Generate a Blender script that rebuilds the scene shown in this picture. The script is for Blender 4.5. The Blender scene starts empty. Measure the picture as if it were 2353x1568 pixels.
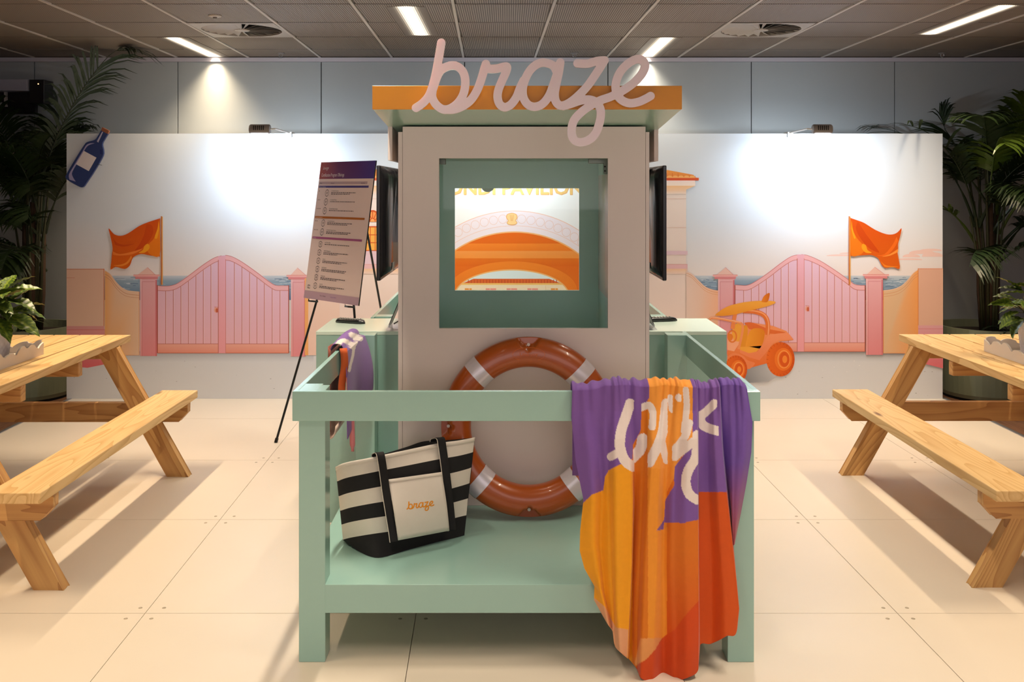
import bpy, math, random
import numpy as np
from mathutils import Vector, Matrix, Euler
from mathutils.geometry import tessellate_polygon

# ---------------------------------------------------------------- camera, world, light, exposure
F = 2174.0            # focal length in pixels of the 2353 px wide frame
EYE = 1.6
VX, VY = 1165.0, 432.0
sc = bpy.context.scene
C = sc.collection
cam_d = bpy.data.cameras.new('camera')
cam = bpy.data.objects.new('camera', cam_d)
C.objects.link(cam)
cam.location = (0, 0, EYE)
cam.rotation_euler = (math.radians(90), 0, 0)
cam_d.sensor_width = 36.0
cam_d.lens = F / 2353 * 36.0
cam_d.shift_x = (1176.5 - VX) / 2353
cam_d.shift_y = -(784.0 - VY) / 2353
cam_d.clip_start = 0.05
sc.camera = cam
sc.view_settings.view_transform = 'Standard'
sc.view_settings.look = 'None'
sc.view_settings.gamma = 1.0
sc.view_settings.use_curve_mapping = False
sc.view_settings.exposure = 0.0
w = bpy.data.worlds.new('world'); sc.world = w
w.use_nodes = True
w.node_tree.nodes['Background'].inputs[0].default_value = (0.8, 0.75, 0.8, 1)
w.node_tree.nodes['Background'].inputs[1].default_value = 0.02

LAMP_W = 19.0                       # warm ceiling strips
LAMP_COL = (1.0, 0.82, 0.60)
SPOT_W = 11.5                       # cold flood lights over the backdrop
SPOT_COL = (0.80, 0.91, 1.0)
CEIL = 2.695
FILL_W = 58.0

def add_fill_light():
    # added fill light out of view behind the camera, brightens the front faces
    area_light('fill_light', (0.3, -2.85, 1.95), 7.0, 1.2, FILL_W, (1.0, 0.92, 0.94), rot=(math.radians(90), 0, 0), spread=math.radians(170))

def area_light(name, loc, size, size_y, power, col, rot=(0, 0, 0), spread=math.radians(100), parent=None):
    l = bpy.data.lights.new(name, 'AREA'); l.shape = 'RECTANGLE'
    l.size, l.size_y, l.energy, l.color, l.spread = size, size_y, power, col, spread
    o = bpy.data.objects.new(name, l); C.objects.link(o)
    o.location = loc; o.rotation_euler = rot
    if parent: o.parent = parent
    return o

add_fill_light()

# ---------------------------------------------------------------- helpers
def lin(c):
    c = c / 255.0
    return c / 12.92 if c <= 0.04045 else ((c + 0.055) / 1.055) ** 2.4
def rgb(r, g, b): return (lin(r), lin(g), lin(b), 1.0)
def P(px, py, d): return Vector(((px - VX) * d / F, d, EYE - (py - VY) * d / F))

def mat(name, col, rough=0.5, metal=0.0, spec=0.5, emit=None, estr=0.0, noise=0.0, nscale=8.0, bump=0.0, bscale=200.0, sheen=0.0, coat=0.0, attr=None):
    m = bpy.data.materials.new(name); m.use_nodes = True
    nt = m.node_tree; b = nt.nodes['Principled BSDF']
    b.inputs['Base Color'].default_value = col
    b.inputs['Roughness'].default_value = rough
    b.inputs['Metallic'].default_value = metal
    b.inputs['Specular IOR Level'].default_value = spec
    b.inputs['Sheen Weight'].default_value = sheen
    b.inputs['Coat Weight'].default_value = coat
    if emit:
        b.inputs['Emission Color'].default_value = emit; b.inputs['Emission Strength'].default_value = estr
    src = None
    if attr:
        a = nt.nodes.new('ShaderNodeAttribute'); a.attribute_name = attr; src = a.outputs['Color']
        nt.links.new(src, b.inputs['Base Color'])
    if noise > 0:
        tc = nt.nodes.new('ShaderNodeTexCoord'); n = nt.nodes.new('ShaderNodeTexNoise')
        n.inputs['Scale'].default_value = nscale; n.inputs['Detail'].default_value = 6
        nt.links.new(tc.outputs['Object'], n.inputs['Vector'])
        mr = nt.nodes.new('ShaderNodeMapRange'); mr.inputs[3].default_value = 1 - noise; mr.inputs[4].default_value = 1 + noise
        nt.links.new(n.outputs[0], mr.inputs[0])
        mx = nt.nodes.new('ShaderNodeVectorMath'); mx.operation = 'SCALE'
        if src: nt.links.new(src, mx.inputs[0])
        else: mx.inputs[0].default_value = col[:3]
        nt.links.new(mr.outputs[0], mx.inputs['Scale'])
        nt.links.new(mx.outputs[0], b.inputs['Base Color'])
    if bump > 0:
        tc = nt.nodes.new('ShaderNodeTexCoord'); n = nt.nodes.new('ShaderNodeTexNoise')
        n.inputs['Scale'].default_value = bscale; n.inputs['Detail'].default_value = 3
        nt.links.new(tc.outputs['Object'], n.inputs['Vector'])
        bp = nt.nodes.new('ShaderNodeBump'); bp.inputs['Strength'].default_value = bump; bp.inputs['Distance'].default_value = 0.002
        nt.links.new(n.outputs[0], bp.inputs['Height']); nt.links.new(bp.outputs[0], b.inputs['Normal'])
    return m

def glass_mat(name, tint=(0.96, 1.0, 0.98, 1), refl=0.012):
    m = bpy.data.materials.new(name); m.use_nodes = True
    nt = m.node_tree; nt.nodes.remove(nt.nodes['Principled BSDF'])
    t = nt.nodes.new('ShaderNodeBsdfTransparent'); t.inputs[0].default_value = tint
    g = nt.nodes.new('ShaderNodeBsdfGlossy'); g.inputs['Roughness'].default_value = 0.02
    fr = nt.nodes.new('ShaderNodeLayerWeight'); fr.inputs[0].default_value = 0.2
    mr = nt.nodes.new('ShaderNodeMapRange'); mr.inputs[3].default_value = refl * 0.5; mr.inputs[4].default_value = 0.35
    nt.links.new(fr.outputs['Fresnel'], mr.inputs[0])
    mx = nt.nodes.new('ShaderNodeMixShader')
    nt.links.new(mr.outputs[0], mx.inputs[0]); nt.links.new(t.outputs[0], mx.inputs[1]); nt.links.new(g.outputs[0], mx.inputs[2])
    nt.links.new(mx.outputs[0], nt.nodes['Material Output'].inputs[0])
    return m

def wood_mat(name, axis, c1, c2, knots=True):
    """pine grain running along one local axis"""
    m = bpy.data.materials.new(name); m.use_nodes = True
    nt = m.node_tree; N = nt.nodes; L = nt.links; b = N['Principled BSDF']
    tc = N.new('ShaderNodeTexCoord'); oi = N.new('ShaderNodeObjectInfo')
    off = N.new('ShaderNodeVectorMath'); off.operation = 'SCALE'; off.inputs[0].default_value = (7.3, 5.1, 9.7); L.new(oi.outputs['Random'], off.inputs['Scale'])
    add = N.new('ShaderNodeVectorMath'); add.operation = 'ADD'; L.new(tc.outputs['Object'], add.inputs[0]); L.new(off.outputs[0], add.inputs[1])
    s = [7.0, 7.0, 7.0]; s[axis] = 0.75
    mp = N.new('ShaderNodeMapping'); mp.inputs['Scale'].default_value = s; L.new(add.outputs[0], mp.inputs[0])
    n1 = N.new('ShaderNodeTexNoise'); n1.inputs['Scale'].default_value = 1.0; n1.inputs['Detail'].default_value = 1.5; L.new(mp.outputs[0], n1.inputs['Vector'])
    mul = N.new('ShaderNodeMath'); mul.operation = 'MULTIPLY'; mul.inputs[1].default_value = 15.0; L.new(n1.outputs[0], mul.inputs[0])
    fr = N.new('ShaderNodeMath'); fr.operation = 'FRACT'; L.new(mul.outputs[0], fr.inputs[0])
    pw = N.new('ShaderNodeMath'); pw.operation = 'POWER'; pw.inputs[1].default_value = 2.2; L.new(fr.outputs[0], pw.inputs[0])
    s2 = [90.0, 90.0, 90.0]; s2[axis] = 2.5
    mp2 = N.new('ShaderNodeMapping'); mp2.inputs['Scale'].default_value = s2; L.new(add.outputs[0], mp2.inputs[0])
    n2 = N.new('ShaderNodeTexNoise'); n2.inputs['Scale'].default_value = 1.0; n2.inputs['Detail'].default_value = 4; L.new(mp2.outputs[0], n2.inputs['Vector'])
    a2 = N.new('ShaderNodeMath'); a2.operation = 'MULTIPLY_ADD'; a2.inputs[1].default_value = 0.5; a2.inputs[2].default_value = -0.22; L.new(n2.outputs[0], a2.inputs[0])
    a3 = N.new('ShaderNodeMath'); a3.operation = 'MULTIPLY_ADD'; a3.inputs[1].default_value = 0.75; a3.use_clamp = True; L.new(pw.outputs[0], a3.inputs[0]); L.new(a2.outputs[0], a3.inputs[2])
    cr = N.new('ShaderNodeMix'); cr.data_type = 'RGBA'; cr.inputs['A'].default_value = c1; cr.inputs['B'].default_value = c2
    L.new(a3.outputs[0], cr.inputs['Factor'])
    out = cr.outputs['Result']
    if knots:
        s3 = [8.0, 8.0, 8.0]; s3[axis] = 2.2
        mp3 = N.new('ShaderNodeMapping'); mp3.inputs['Scale'].default_value = s3; L.new(add.outputs[0], mp3.inputs[0])
        v = N.new('ShaderNodeTexVoronoi'); v.inputs['Scale'].default_value = 0.8; L.new(mp3.outputs[0], v.inputs['Vector'])
        lt = N.new('ShaderNodeMapRange'); lt.inputs[1].default_value = 0.05; lt.inputs[2].default_value = 0.12; lt.inputs[3].default_value = 1; lt.inputs[4].default_value = 0
        L.new(v.outputs['Distance'], lt.inputs[0])
        mx = N.new('ShaderNodeMix'); mx.data_type = 'RGBA'; mx.inputs['B'].default_value = (c2[0] * .35, c2[1] * .28, c2[2] * .25, 1)
        L.new(lt.outputs[0], mx.inputs['Factor']); L.new(out, mx.inputs['A']); out = mx.outputs['Result']
    hv = N.new('ShaderNodeHueSaturation')
    mr = N.new('ShaderNodeMapRange'); mr.inputs[3].default_value = 0.86; mr.inputs[4].default_value = 1.1; L.new(oi.outputs['Random'], mr.inputs[0])
    L.new(mr.outputs[0], hv.inputs['Value']); L.new(out, hv.inputs['Color'])
    L.new(hv.outputs[0], b.inputs['Base Color'])
    bp = N.new('ShaderNodeBump'); bp.inputs['Strength'].default_value = 0.15; bp.inputs['Distance'].default_value = 0.001
    L.new(n2.outputs[0], bp.inputs['Height']); L.new(bp.outputs[0], b.inputs['Normal'])
    b.inputs['Roughness'].default_value = 0.5
    return m

class MB:
    def __init__(s): s.v = []; s.f = []; s.m = []; s.c = None
    def add(s, vs, fs, mi=0):
        o = len(s.v); s.v += [tuple(v) for v in vs]; s.f += [tuple(i + o for i in f) for f in fs]; s.m += [mi] * len(fs); return s
    def box(s, x0, x1, y0, y1, z0, z1, mi=0):
        return s.add([(x0,y0,z0),(x1,y0,z0),(x1,y1,z0),(x0,y1,z0),(x0,y0,z1),(x1,y0,z1),(x1,y1,z1),(x0,y1,z1)],
                     [(0,3,2,1),(4,5,6,7),(0,1,5,4),(1,2,6,5),(2,3,7,6),(3,0,4,7)], mi)
    def prism(s, pts, a0, a1, axis=1, mi=0):
        """pts = 2D outline; axis=1: (x,z) swept in y; axis=0: (y,z) swept in x; axis=2: (x,y) swept in z"""
        def T(p, a): return (p[0], a, p[1]) if axis == 1 else ((a, p[0], p[1]) if axis == 0 else (p[0], p[1], a))
        n = len(pts)
        tris = tessellate_polygon([[Vector((p[0], p[1], 0)) for p in pts]])
        vs = [T(p, a0) for p in pts] + [T(p, a1) for p in pts]
        fs = [t for t in tris] + [tuple(i + n for i in reversed(t)) for t in tris]
        fs += [(i, (i + 1) % n, (i + 1) % n + n, i + n) for i in range(n)]
        return s.add(vs, fs, mi)
    def tube(s, path, r, n=8, mi=0, cap=True):
        path = [Vector(p) for p in path]; rr = r if isinstance(r, (list, tuple)) else [r] * len(path)
        rings = []; up = None
        for i, p in enumerate(path):
            t = (path[min(i + 1, len(path) - 1)] - path[max(i - 1, 0)]).normalized()
            if up is None: up = t.orthogonal().normalized()
            up = (up - t * up.dot(t))
            up = up.normalized() if up.length > 1e-6 else t.orthogonal().normalized()
            sd = t.cross(up)
            rings.append([p + (up * math.cos(2*math.pi*k/n) + sd * math.sin(2*math.pi*k/n)) * rr[i] for k in range(n)])
        vs = [v for ring in rings for v in ring]
        fs = [(i*n+k, i*n+(k+1)%n, (i+1)*n+(k+1)%n, (i+1)*n+k) for i in range(len(path)-1) for k in range(n)]
        if cap: fs += [tuple(reversed(range(n))), tuple((len(path)-1)*n + k for k in range(n))]
        return s.add(vs, fs, mi)
    def lathe(s, prof, c=(0,0,0), n=32, mi=0, axis=2, rmod=None):
        vs = []; 
        for j, (r, z) in enumerate(prof):
            for k in range(n):
                a = 2*math.pi*k/n; q = r * (rmod(a, z) if rmod else 1)
                v = (q*math.cos(a), q*math.sin(a), z)
                if axis == 1: v = (v[0], v[2], v[1])
                if axis == 0: v = (v[2], v[0], v[1])
                vs.append((v[0]+c[0], v[1]+c[1], v[2]+c[2]))
        fs = [(i*n+k, i*n+(k+1)%n, (i+1)*n+(k+1)%n, (i+1)*n+k) for i in range(len(prof)-1) for k in range(n)]
        fs += [tuple(reversed(range(n))), tuple((len(prof)-1)*n + k for k in range(n))]
        return s.add(vs, fs, mi)
    def grid(s, rows, mi=0, close=False):
        nr, nc = len(rows), len(rows[0]); vs = [p for r in rows for p in r]
        fs = [(i*nc+k, i*nc+(k+1)%nc, (i+1)*nc+(k+1)%nc, (i+1)*nc+k) for i in range(nr-1) for k in range(nc if close else nc-1)]
        return s.add(vs, fs, mi)

BASE = {}
def base_of(o): return BASE.get(o.name, Vector((0, 0, 0)))
def obj(name, mb, m, parent=None, smooth=False, bevel=0.0, base=None, solid=0.0, sub=0, autos=False, rot=None, seg=2):
    me = bpy.data.meshes.new(name)
    if parent is not None: b = base_of(parent) if base is None else Vector(base)
    elif base is not None: b = Vector(base)
    else:
        xs = [v[0] for v in mb.v]; ys = [v[1] for v in mb.v]; zs = [v[2] for v in mb.v]
        b = Vector(((min(xs)+max(xs))/2, (min(ys)+max(ys))/2, min(zs)))
    R = rot.to_matrix().inverted() if rot else None
    vs = [tuple(R @ (Vector(v) - b)) if R else (v[0]-b[0], v[1]-b[1], v[2]-b[2]) for v in mb.v]
    me.from_pydata(vs, [], mb.f); me.update()
    mats = m if isinstance(m, (list, tuple)) else [m]
    for q in mats: me.materials.append(q)
    if len(mats) > 1: me.polygons.foreach_set('material_index', mb.m)
    if mb.c is not None:
        ca = me.color_attributes.new('Col', 'FLOAT_COLOR', 'POINT')
        ca.data.foreach_set('color', np.array(mb.c, dtype=np.float32).ravel())
    if smooth: me.polygons.foreach_set('use_smooth', [True] * len(mb.f))
    o = bpy.data.objects.new(name, me); C.objects.link(o)
    if parent is not None:
        o.parent = parent; o.location = b - base_of(parent)
    else: o.location = b
    if rot: o.rotation_euler = rot
    BASE[o.name] = b.copy()
    if solid:
        md = o.modifiers.new('solid', 'SOLIDIFY'); md.thickness = solid; md.offset = 0
    if bevel:
        md = o.modifiers.new('bevel', 'BEVEL'); md.width = bevel; md.segments = seg; md.limit_method = 'ANGLE'; md.angle_limit = math.radians(40)
    if sub:
        md = o.modifiers.new('sub', 'SUBSURF'); md.levels = sub; md.render_levels = sub
    return o
def thing(name, label, cat, base, group=None):
    o = bpy.data.objects.new(name, None); C.objects.link(o); o.location = base; o.empty_display_size = 0.1
    BASE[o.name] = Vector(base); o['label'] = label; o['category'] = cat
    if group: o['group'] = group
    return o
def tag(o, label, cat, group=None):
    o['label'] = label; o['category'] = cat
    if group: o['group'] = group
    return o
def struct(o): o['kind'] = 'structure'; return o
def sroot(name, base=(0, 0, 0)):
    o = bpy.data.objects.new(name, None); C.objects.link(o); o.location = base; o['kind'] = 'structure'; BASE[o.name] = Vector(base); return o
def copy_tree(o, parent=None):
    c = o.copy(); C.objects.link(c); c.parent = parent
    for ch in list(o.children): copy_tree(ch, c)
    return c
def share(o, parent, loc, rot=None, scale=None):
    c = o.copy(); C.objects.link(c); c.parent = parent; c.location = loc
    if rot: c.rotation_euler = rot
    if scale: c.scale = scale
    return c

def spline(pts, n=8):
    """Catmull-Rom through points"""
    pts = [Vector(p) for p in pts]; out = []
    for i in range(len(pts)-1):
        p0 = pts[max(i-1, 0)]; p1 = pts[i]; p2 = pts[i+1]; p3 = pts[min(i+2, len(pts)-1)]
        for k in range(n):
            t = k/n
            out.append(0.5*((2*p1) + (p2-p0)*t + (2*p0-5*p1+4*p2-p3)*t*t + (3*p1-p0-3*p2+p3)*t**3))
    out.append(pts[-1]); return out
def sp2(pts, n=6): return [(v.x, v.y) for v in spline([(p[0], p[1], 0) for p in pts], n)]

def stroke_loops(strokes, rad, step):
    """outline loops of the union of round strokes (marching squares on a distance field)"""
    allp = np.array([p for s in strokes for p in s])
    x0, y0 = allp.min(0) - rad*1.6; x1, y1 = allp.max(0) + rad*1.6
    nx = int((x1-x0)/step)+2; ny = int((y1-y0)/step)+2
    X, Y = np.meshgrid(x0+np.arange(nx)*step, y0+np.arange(ny)*step)
    D = np.full(X.shape, 1e9)
    for s in strokes:
        for (ax, ay), (bx, by) in zip(s[:-1], s[1:]):
            dx, dy = bx-ax, by-ay; L = dx*dx+dy*dy+1e-12
            i0 = max(0, int((min(ax,bx)-rad*1.5-x0)/step)); i1 = min(nx, int((max(ax,bx)+rad*1.5-x0)/step)+2)
            j0 = max(0, int((min(ay,by)-rad*1.5-y0)/step)); j1 = min(ny, int((max(ay,by)+rad*1.5-y0)/step)+2)
            xs = X[j0:j1, i0:i1]; ys = Y[j0:j1, i0:i1]
            t = np.clip(((xs-ax)*dx+(ys-ay)*dy)/L, 0, 1)
            D[j0:j1, i0:i1] = np.minimum(D[j0:j1, i0:i1], np.hypot(xs-ax-t*dx, ys-ay-t*dy))
    V = rad - D; V[V == 0] = 1e-9
    nxt = {}
    ins = V > 0
    code = ins[:-1,:-1]*1 + ins[:-1,1:]*2 + ins[1:,1:]*4 + ins[1:,:-1]*8
    # edges: 0 bottom(j), 1 right, 2 top, 3 left ; segment directed with inside on the left
    T = {1:[(3,0)],2:[(0,1)],3:[(3,1)],4:[(1,2)],5:[(3,0),(1,2)],6:[(0,2)],7:[(3,2)],8:[(2,3)],9:[(2,0)],10:[(0,1),(2,3)],11:[(2,1)],12:[(1,3)],13:[(1,0)],14:[(0,3)]}
    def key(j, i, e):
        return (j, i, 0) if e == 0 else ((j, i+1, 1) if e == 1 else ((j+1, i, 0) if e == 2 else (j, i, 1)))
    for j, i in zip(*np.nonzero((code > 0) & (code < 15))):
        for a, b in T[int(code[j, i])]: nxt[key(j, i, a)] = key(j, i, b)
    def pos(k):
        j, i, h = k
        a = V[j, i]; b = V[j, i+1] if h == 0 else V[j+1, i]
        t = a/(a-b)
        return (x0+(i+(t if h == 0 else 0))*step, y0+(j+(t if h == 1 else 0))*step)
    loops = []
    while nxt:
        st, k = nxt.popitem(); lp = [pos(st)]
        while k != st and k in nxt:
            lp.append(pos(k)); k = nxt.pop(k)
        if len(lp) > 8: loops.append(lp)
    return loops

# script lettering of the sign: centre lines measured in a 2.8x frame
LET = [
 sp2([(437,527),(480,497),(520,450),(545,385),(564,310),(582,215),(592,155),(600,108)]),
 sp2([(548,400),(585,300),(635,262),(690,256),(736,290),(754,350),(745,430),(710,492),(660,530),(612,537),(566,505),(541,455),(546,400)]),
 sp2([(612,537),(680,537),(745,512),(795,470),(832,410),(858,340),(877,275),(887,245)]),
 sp2([(884,262),(905,276),(960,274),(1005,262),(1022,264),(1018,290),(992,350),(968,410),(962,460),(975,503),(1005,523),(1045,508),(1082,460),(1108,395),(1130,350)]),
 sp2([(1340,290),(1318,255),(1270,237),(1225,242),(1180,275),(1145,330),(1124,400),(1128,460),(1156,505),(1200,520),(1250,502),(1292,450),(1320,380),(1340,320)]),
 sp2([(1365,235),(1355,300),(1338,380),(1329,440),(1337,487),(1365,512),(1405,504),(1450,475),(1500,430),(1545,380),(1600,300),(1650,222)]),
 sp2([(1475,241),(1540,243),(1600,226),(1650,222)]),
 sp2([(1385,515),(1430,502),(1490,482),(1550,474),(1595,492),(1624,540),(1620,610),(1592,690),(1545,735),(1490,749),(1450,727),(1437,680),(1452,610),(1500,555),(1560,512),(1620,480),(1690,455),(1760,420),(1830,372),(1885,315),(1910,262),(1896,224),(1855,214),(1800,243),(1748,300),(1722,370),(1726,430),(1757,475),(1810,497),(1870,488),(1915,468),(1945,451)]),
]
def flat_faces(loops):
    tris = tessellate_polygon([[Vector((x, y, 0)) for x, y in lp] for lp in loops])
    return [p for lp in loops for p in lp], tris
def extrude_loops(mb, loops, T, d0, d1, mi=0):
    """T(x, y, d) -> point"""
    pts, tris = flat_faces(loops); n = len(pts)
    vs = [T(x, y, d0) for x, y in pts] + [T(x, y, d1) for x, y in pts]
    fs = [tuple(t) for t in tris] + [tuple(i+n for i in reversed(t)) for t in tris]
    o = 0
    for lp in loops:
        k = len(lp); fs += [(o+i, o+(i+1) % k, o+(i+1) % k+n, o+i+n) for i in range(k)]; o += k
    mb.add(vs, fs, mi)

def text_geo(s, size, align='LEFT', squeeze=1.0, bold=0.0):
    cu = bpy.data.curves.new('t', 'FONT'); cu.body = s; cu.size = size; cu.align_x = align; cu.resolution_u = 2; cu.offset = bold
    o = bpy.data.objects.new('t', cu); me = bpy.data.meshes.new_from_object(o)
    vs = [(v.co.x*squeeze, v.co.y) for v in me.vertices]; fs = [tuple(p.vertices) for p in me.polygons]
    bpy.data.objects.remove(o); bpy.data.curves.remove(cu); bpy.data.meshes.remove(me)
    return vs, fs

class Print:
    """flat print: polygons laid on a plane in thin ink layers, colour per vertex (linear gradients)"""
    def __init__(s, T, step=0.00003): s.T = T; s.mb = MB(); s.mb.c = []; s.k = 0; s.step = step
    def _add(s, pts, fs, c0, c1=None, g=None, k=None):
        if k is None: s.k += 1; k = s.k
        cols = []
        for (x, y) in pts:
            if c1 is None: cols.append(rgb(*c0)); continue
            (ax, ay), (bx, by) = g
            t = ((x-ax)*(bx-ax)+(y-ay)*(by-ay))/((bx-ax)**2+(by-ay)**2); t = min(1, max(0, t))
            cols.append(rgb(*[c0[i]+(c1[i]-c0[i])*t for i in range(3)]))
        s.mb.add([s.T(x, y, k*s.step) for x, y in pts], fs); s.mb.c += cols
    def poly(s, pts, c0, c1=None, g=None, k=None):
        tris = tessellate_polygon([[Vector((p[0], p[1], 0)) for p in pts]])
        s._add(pts, [tuple(t) for t in tris], c0, c1, g, k)
    def rect(s, x0, y0, x1, y1, c0, c1=None, g='v', k=None):
        gg = None if c1 is None else (((x0,y0),(x0,y1)) if g == 'v' else ((x0,y0),(x1,y0)))
        s.poly([(x0,y0),(x1,y0),(x1,y1),(x0,y1)], c0, c1, gg, k)
    def line(s, pts, w, c, k=None):
        L = []; R = []
        for i, p in enumerate(pts):
            a = pts[max(i-1,0)]; b = pts[min(i+1,len(pts)-1)]; dx, dy = b[0]-a[0], b[1]-a[1]; l = math.hypot(dx, dy) or 1
            L.append((p[0]-dy/l*w/2, p[1]+dx/l*w/2)); R.append((p[0]+dy/l*w/2, p[1]-dx/l*w/2))
        n = len(pts)
        s._add(L+R, [(i, i+1, n+i+1, n+i) for i in range(n-1)], c, k=k)
    def ell(s, cx, cy, rx, ry, c0, c1=None, g=None, n=40, k=None, a0=0, a1=360):
        pts = [(cx+rx*math.cos(math.radians(a0+(a1-a0)*i/n)), cy+ry*math.sin(math.radians(a0+(a1-a0)*i/n))) for i in range(n if a1-a0 == 360 else n+1)]
        s.poly(pts, c0, c1, g, k)
    def ring(s, cx, cy, rx, ry, w, c, a0=0, a1=360, n=36, k=None):
        s.line([(cx+rx*math.cos(math.radians(a0+(a1-a0)*i/n)), cy+ry*math.sin(math.radians(a0+(a1-a0)*i/n))) for i in range(n+1)], w, c, k)
    def text(s, txt, x, y, size, c, align='LEFT', sq=1.0, k=None, ang=0, bold=0.0):
        vs, fs = text_geo(txt, size, align, sq, bold); ca, sa = math.cos(ang), math.sin(ang)
        s._add([(x+a*ca+b*sa, y+a*sa-b*ca) for a, b in vs], fs, c, k=k)

# ---------------------------------------------------------------- materials
M = {}
M['floor'] = mat('floor_board', rgb(216,204,188), 0.36, noise=0.03, nscale=3, bump=0.03, bscale=300)
M['timber'] = wood_mat('dark_timber_floor', 1, rgb(120,84,62), rgb(84,55,40), False)
M['alu'] = mat('aluminium', rgb(190,190,195), 0.35, 0.9)
M['wall'] = mat('grey_wall_panel', rgb(163,168,170), 0.5, noise=0.03, nscale=5, bump=0.05)
M['wallm'] = mat('mauve_wall', rgb(120,102,108), 0.7, noise=0.03, nscale=2)
M['seam'] = mat('dark_seam', rgb(30,30,32), 0.8)
M['trimw'] = mat('white_trim', rgb(190,185,195), 0.5)
M['bar'] = mat('ceiling_bar', rgb(196,188,182), 0.5)
M['bar2'] = mat('dull_cross_bar', rgb(120,110,104), 0.6)
M['mint'] = mat('mint_paint', rgb(152,191,181), 0.2, spec=0.8, noise=0.015, nscale=30, bump=0.05, bscale=400)
M['mintlit'] = mat('mint_brightened', rgb(206,230,224), 0.4, noise=0.015, nscale=30)  # booth mint made paler to make up for weak light inside the column
M['cream'] = mat('cream_laminate', rgb(222,210,206), 0.38, noise=0.012, nscale=4)
M['orange'] = mat('orange_fascia', rgb(214,140,8), 0.4, noise=0.03, nscale=20)
M['black'] = mat('black_plastic', rgb(24,24,27), 0.28)
M['blackm'] = mat('black_metal', rgb(16,16,18), 0.4)
M['keys'] = mat('grey_keys', rgb(150,145,138), 0.5)
M['acryl'] = mat('frosted_acrylic', rgb(232,214,222), 0.25, spec=0.6)
M['acryl'].node_tree.nodes['Principled BSDF'].inputs['Subsurface Weight'].default_value = 0.15
M['buoy'] = mat('orange_buoy', rgb(172,78,14), 0.3, noise=0.05, nscale=9, coat=0.2)
M['tape'] = mat('silver_tape', rgb(216,208,216), 0.25, 0.2)
M['rivet'] = mat('white_rivet', rgb(230,225,215), 0.5)
M['canvas'] = mat('cream_canvas', rgb(226,216,204), 0.85, noise=0.03, nscale=40, bump=0.2, bscale=900)
M['blackc'] = mat('black_canvas', rgb(24,22,24), 0.9, noise=0.1, nscale=60, bump=0.2, bscale=900)
M['thread'] = mat('orange_thread', rgb(232,146,20), 0.6)
M['print'] = mat('printed_ink', (1,1,1,1), 0.55, attr='Col', spec=0.3)
M['towel'] = mat('velour_towel', (1,1,1,1), 0.6, attr='Col', spec=0.3, sheen=0.12, noise=0.05, nscale=60, bump=0.15, bscale=500)
M['leafv'] = mat('variegated_leaf', (1,1,1,1), 0.4, attr='Col')
M['palm'] = mat('palm_leaf', rgb(30,46,18), 0.45, noise=0.3, nscale=3)
M['palm2'] = mat('palm_leaf_light', rgb(66,86,24), 0.4, noise=0.25, nscale=3)
M['stem'] = mat('palm_stem', rgb(52,54,26), 0.6, noise=0.3, nscale=10)
M['trunk'] = mat('palm_trunk', rgb(70,50,36), 0.9, noise=0.4, nscale=30)
M['soil'] = mat('soil', rgb(40,28,22), 1.0, noise=0.4, nscale=60, bump=0.8, bscale=60)
M['planter'] = mat('olive_planter', rgb(122,128,106), 0.4)
M['planter2'] = mat('teal_planter', rgb(110,150,138), 0.4)
M['pot'] = mat('white_ceramic', rgb(226,218,224), 0.25)
M['traym'] = mat('white_tray', rgb(226,215,206), 0.4)
M['white'] = mat('white_paint', rgb(225,225,225), 0.5)
M['vent'] = mat('vent_white', rgb(176,170,165), 0.5)
M['dark'] = mat('dark_recess', rgb(12,12,14), 0.9)
M['grey'] = mat('grey_plastic', rgb(128,122,120), 0.5)
M['glow'] = mat('strip_diffuser_halo', rgb(255,240,220), 0.5, emit=(1.0,0.86,0.66,1), estr=9.0)
def glow_mat():  # lamp strip plus painted halo: emission fades sideways like glow on the mesh tile
    m = M['glow']; nt = m.node_tree; N = nt.nodes; L = nt.links; b = N['Principled BSDF']
    tc = N.new('ShaderNodeTexCoord'); sx_ = N.new('ShaderNodeSeparateXYZ'); L.new(tc.outputs['Object'], sx_.inputs[0])
    a = N.new('ShaderNodeMath'); a.operation = 'MULTIPLY'; a.inputs[1].default_value = 27.0; L.new(sx_.outputs[0], a.inputs[0])
    sq = N.new('ShaderNodeMath'); sq.operation = 'POWER'; ab = N.new('ShaderNodeMath'); ab.operation = 'ABSOLUTE'; L.new(a.outputs[0], ab.inputs[0]); L.new(ab.outputs[0], sq.inputs[0]); sq.inputs[1].default_value = 2.0
    ng = N.new('ShaderNodeMath'); ng.operation = 'MULTIPLY'; ng.inputs[1].default_value = -1.0; L.new(sq.outputs[0], ng.inputs[0])
    ex = N.new('ShaderNodeMath'); ex.operation = 'EXPONENT'; L.new(ng.outputs[0], ex.inputs[0])
    wv = N.new('ShaderNodeTexWave'); wv.bands_direction = 'X'; wv.inputs['Scale'].default_value = 0.3142/0.0135; L.new(tc.outputs['Object'], wv.inputs['Vector'])
    w2 = N.new('ShaderNodeMath'); w2.operation = 'MULTIPLY_ADD'; w2.inputs[1].default_value = .8; w2.inputs[2].default_value = .35; L.new(wv.outputs[1], w2.inputs[0])
    mu = N.new('ShaderNodeMath'); mu.operation = 'MULTIPLY'; L.new(ex.outputs[0], mu.inputs[0]); L.new(w2.outputs[0], mu.inputs[1])
    m2 = N.new('ShaderNodeMath'); m2.operation = 'MULTIPLY'; m2.inputs[1].default_value = 7.0; L.new(mu.outputs[0], m2.inputs[0])
    L.new(m2.outputs[0], b.inputs['Emission Strength']); b.inputs['Base Color'].default_value = rgb(120,108,98)
glow_mat()
M['glowc'] = mat('led_face', rgb(255,255,255), 0.5, emit=(0.85,0.93,1.0,1), estr=14.0)
M['glass'] = glass_mat('clear_glass')
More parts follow.
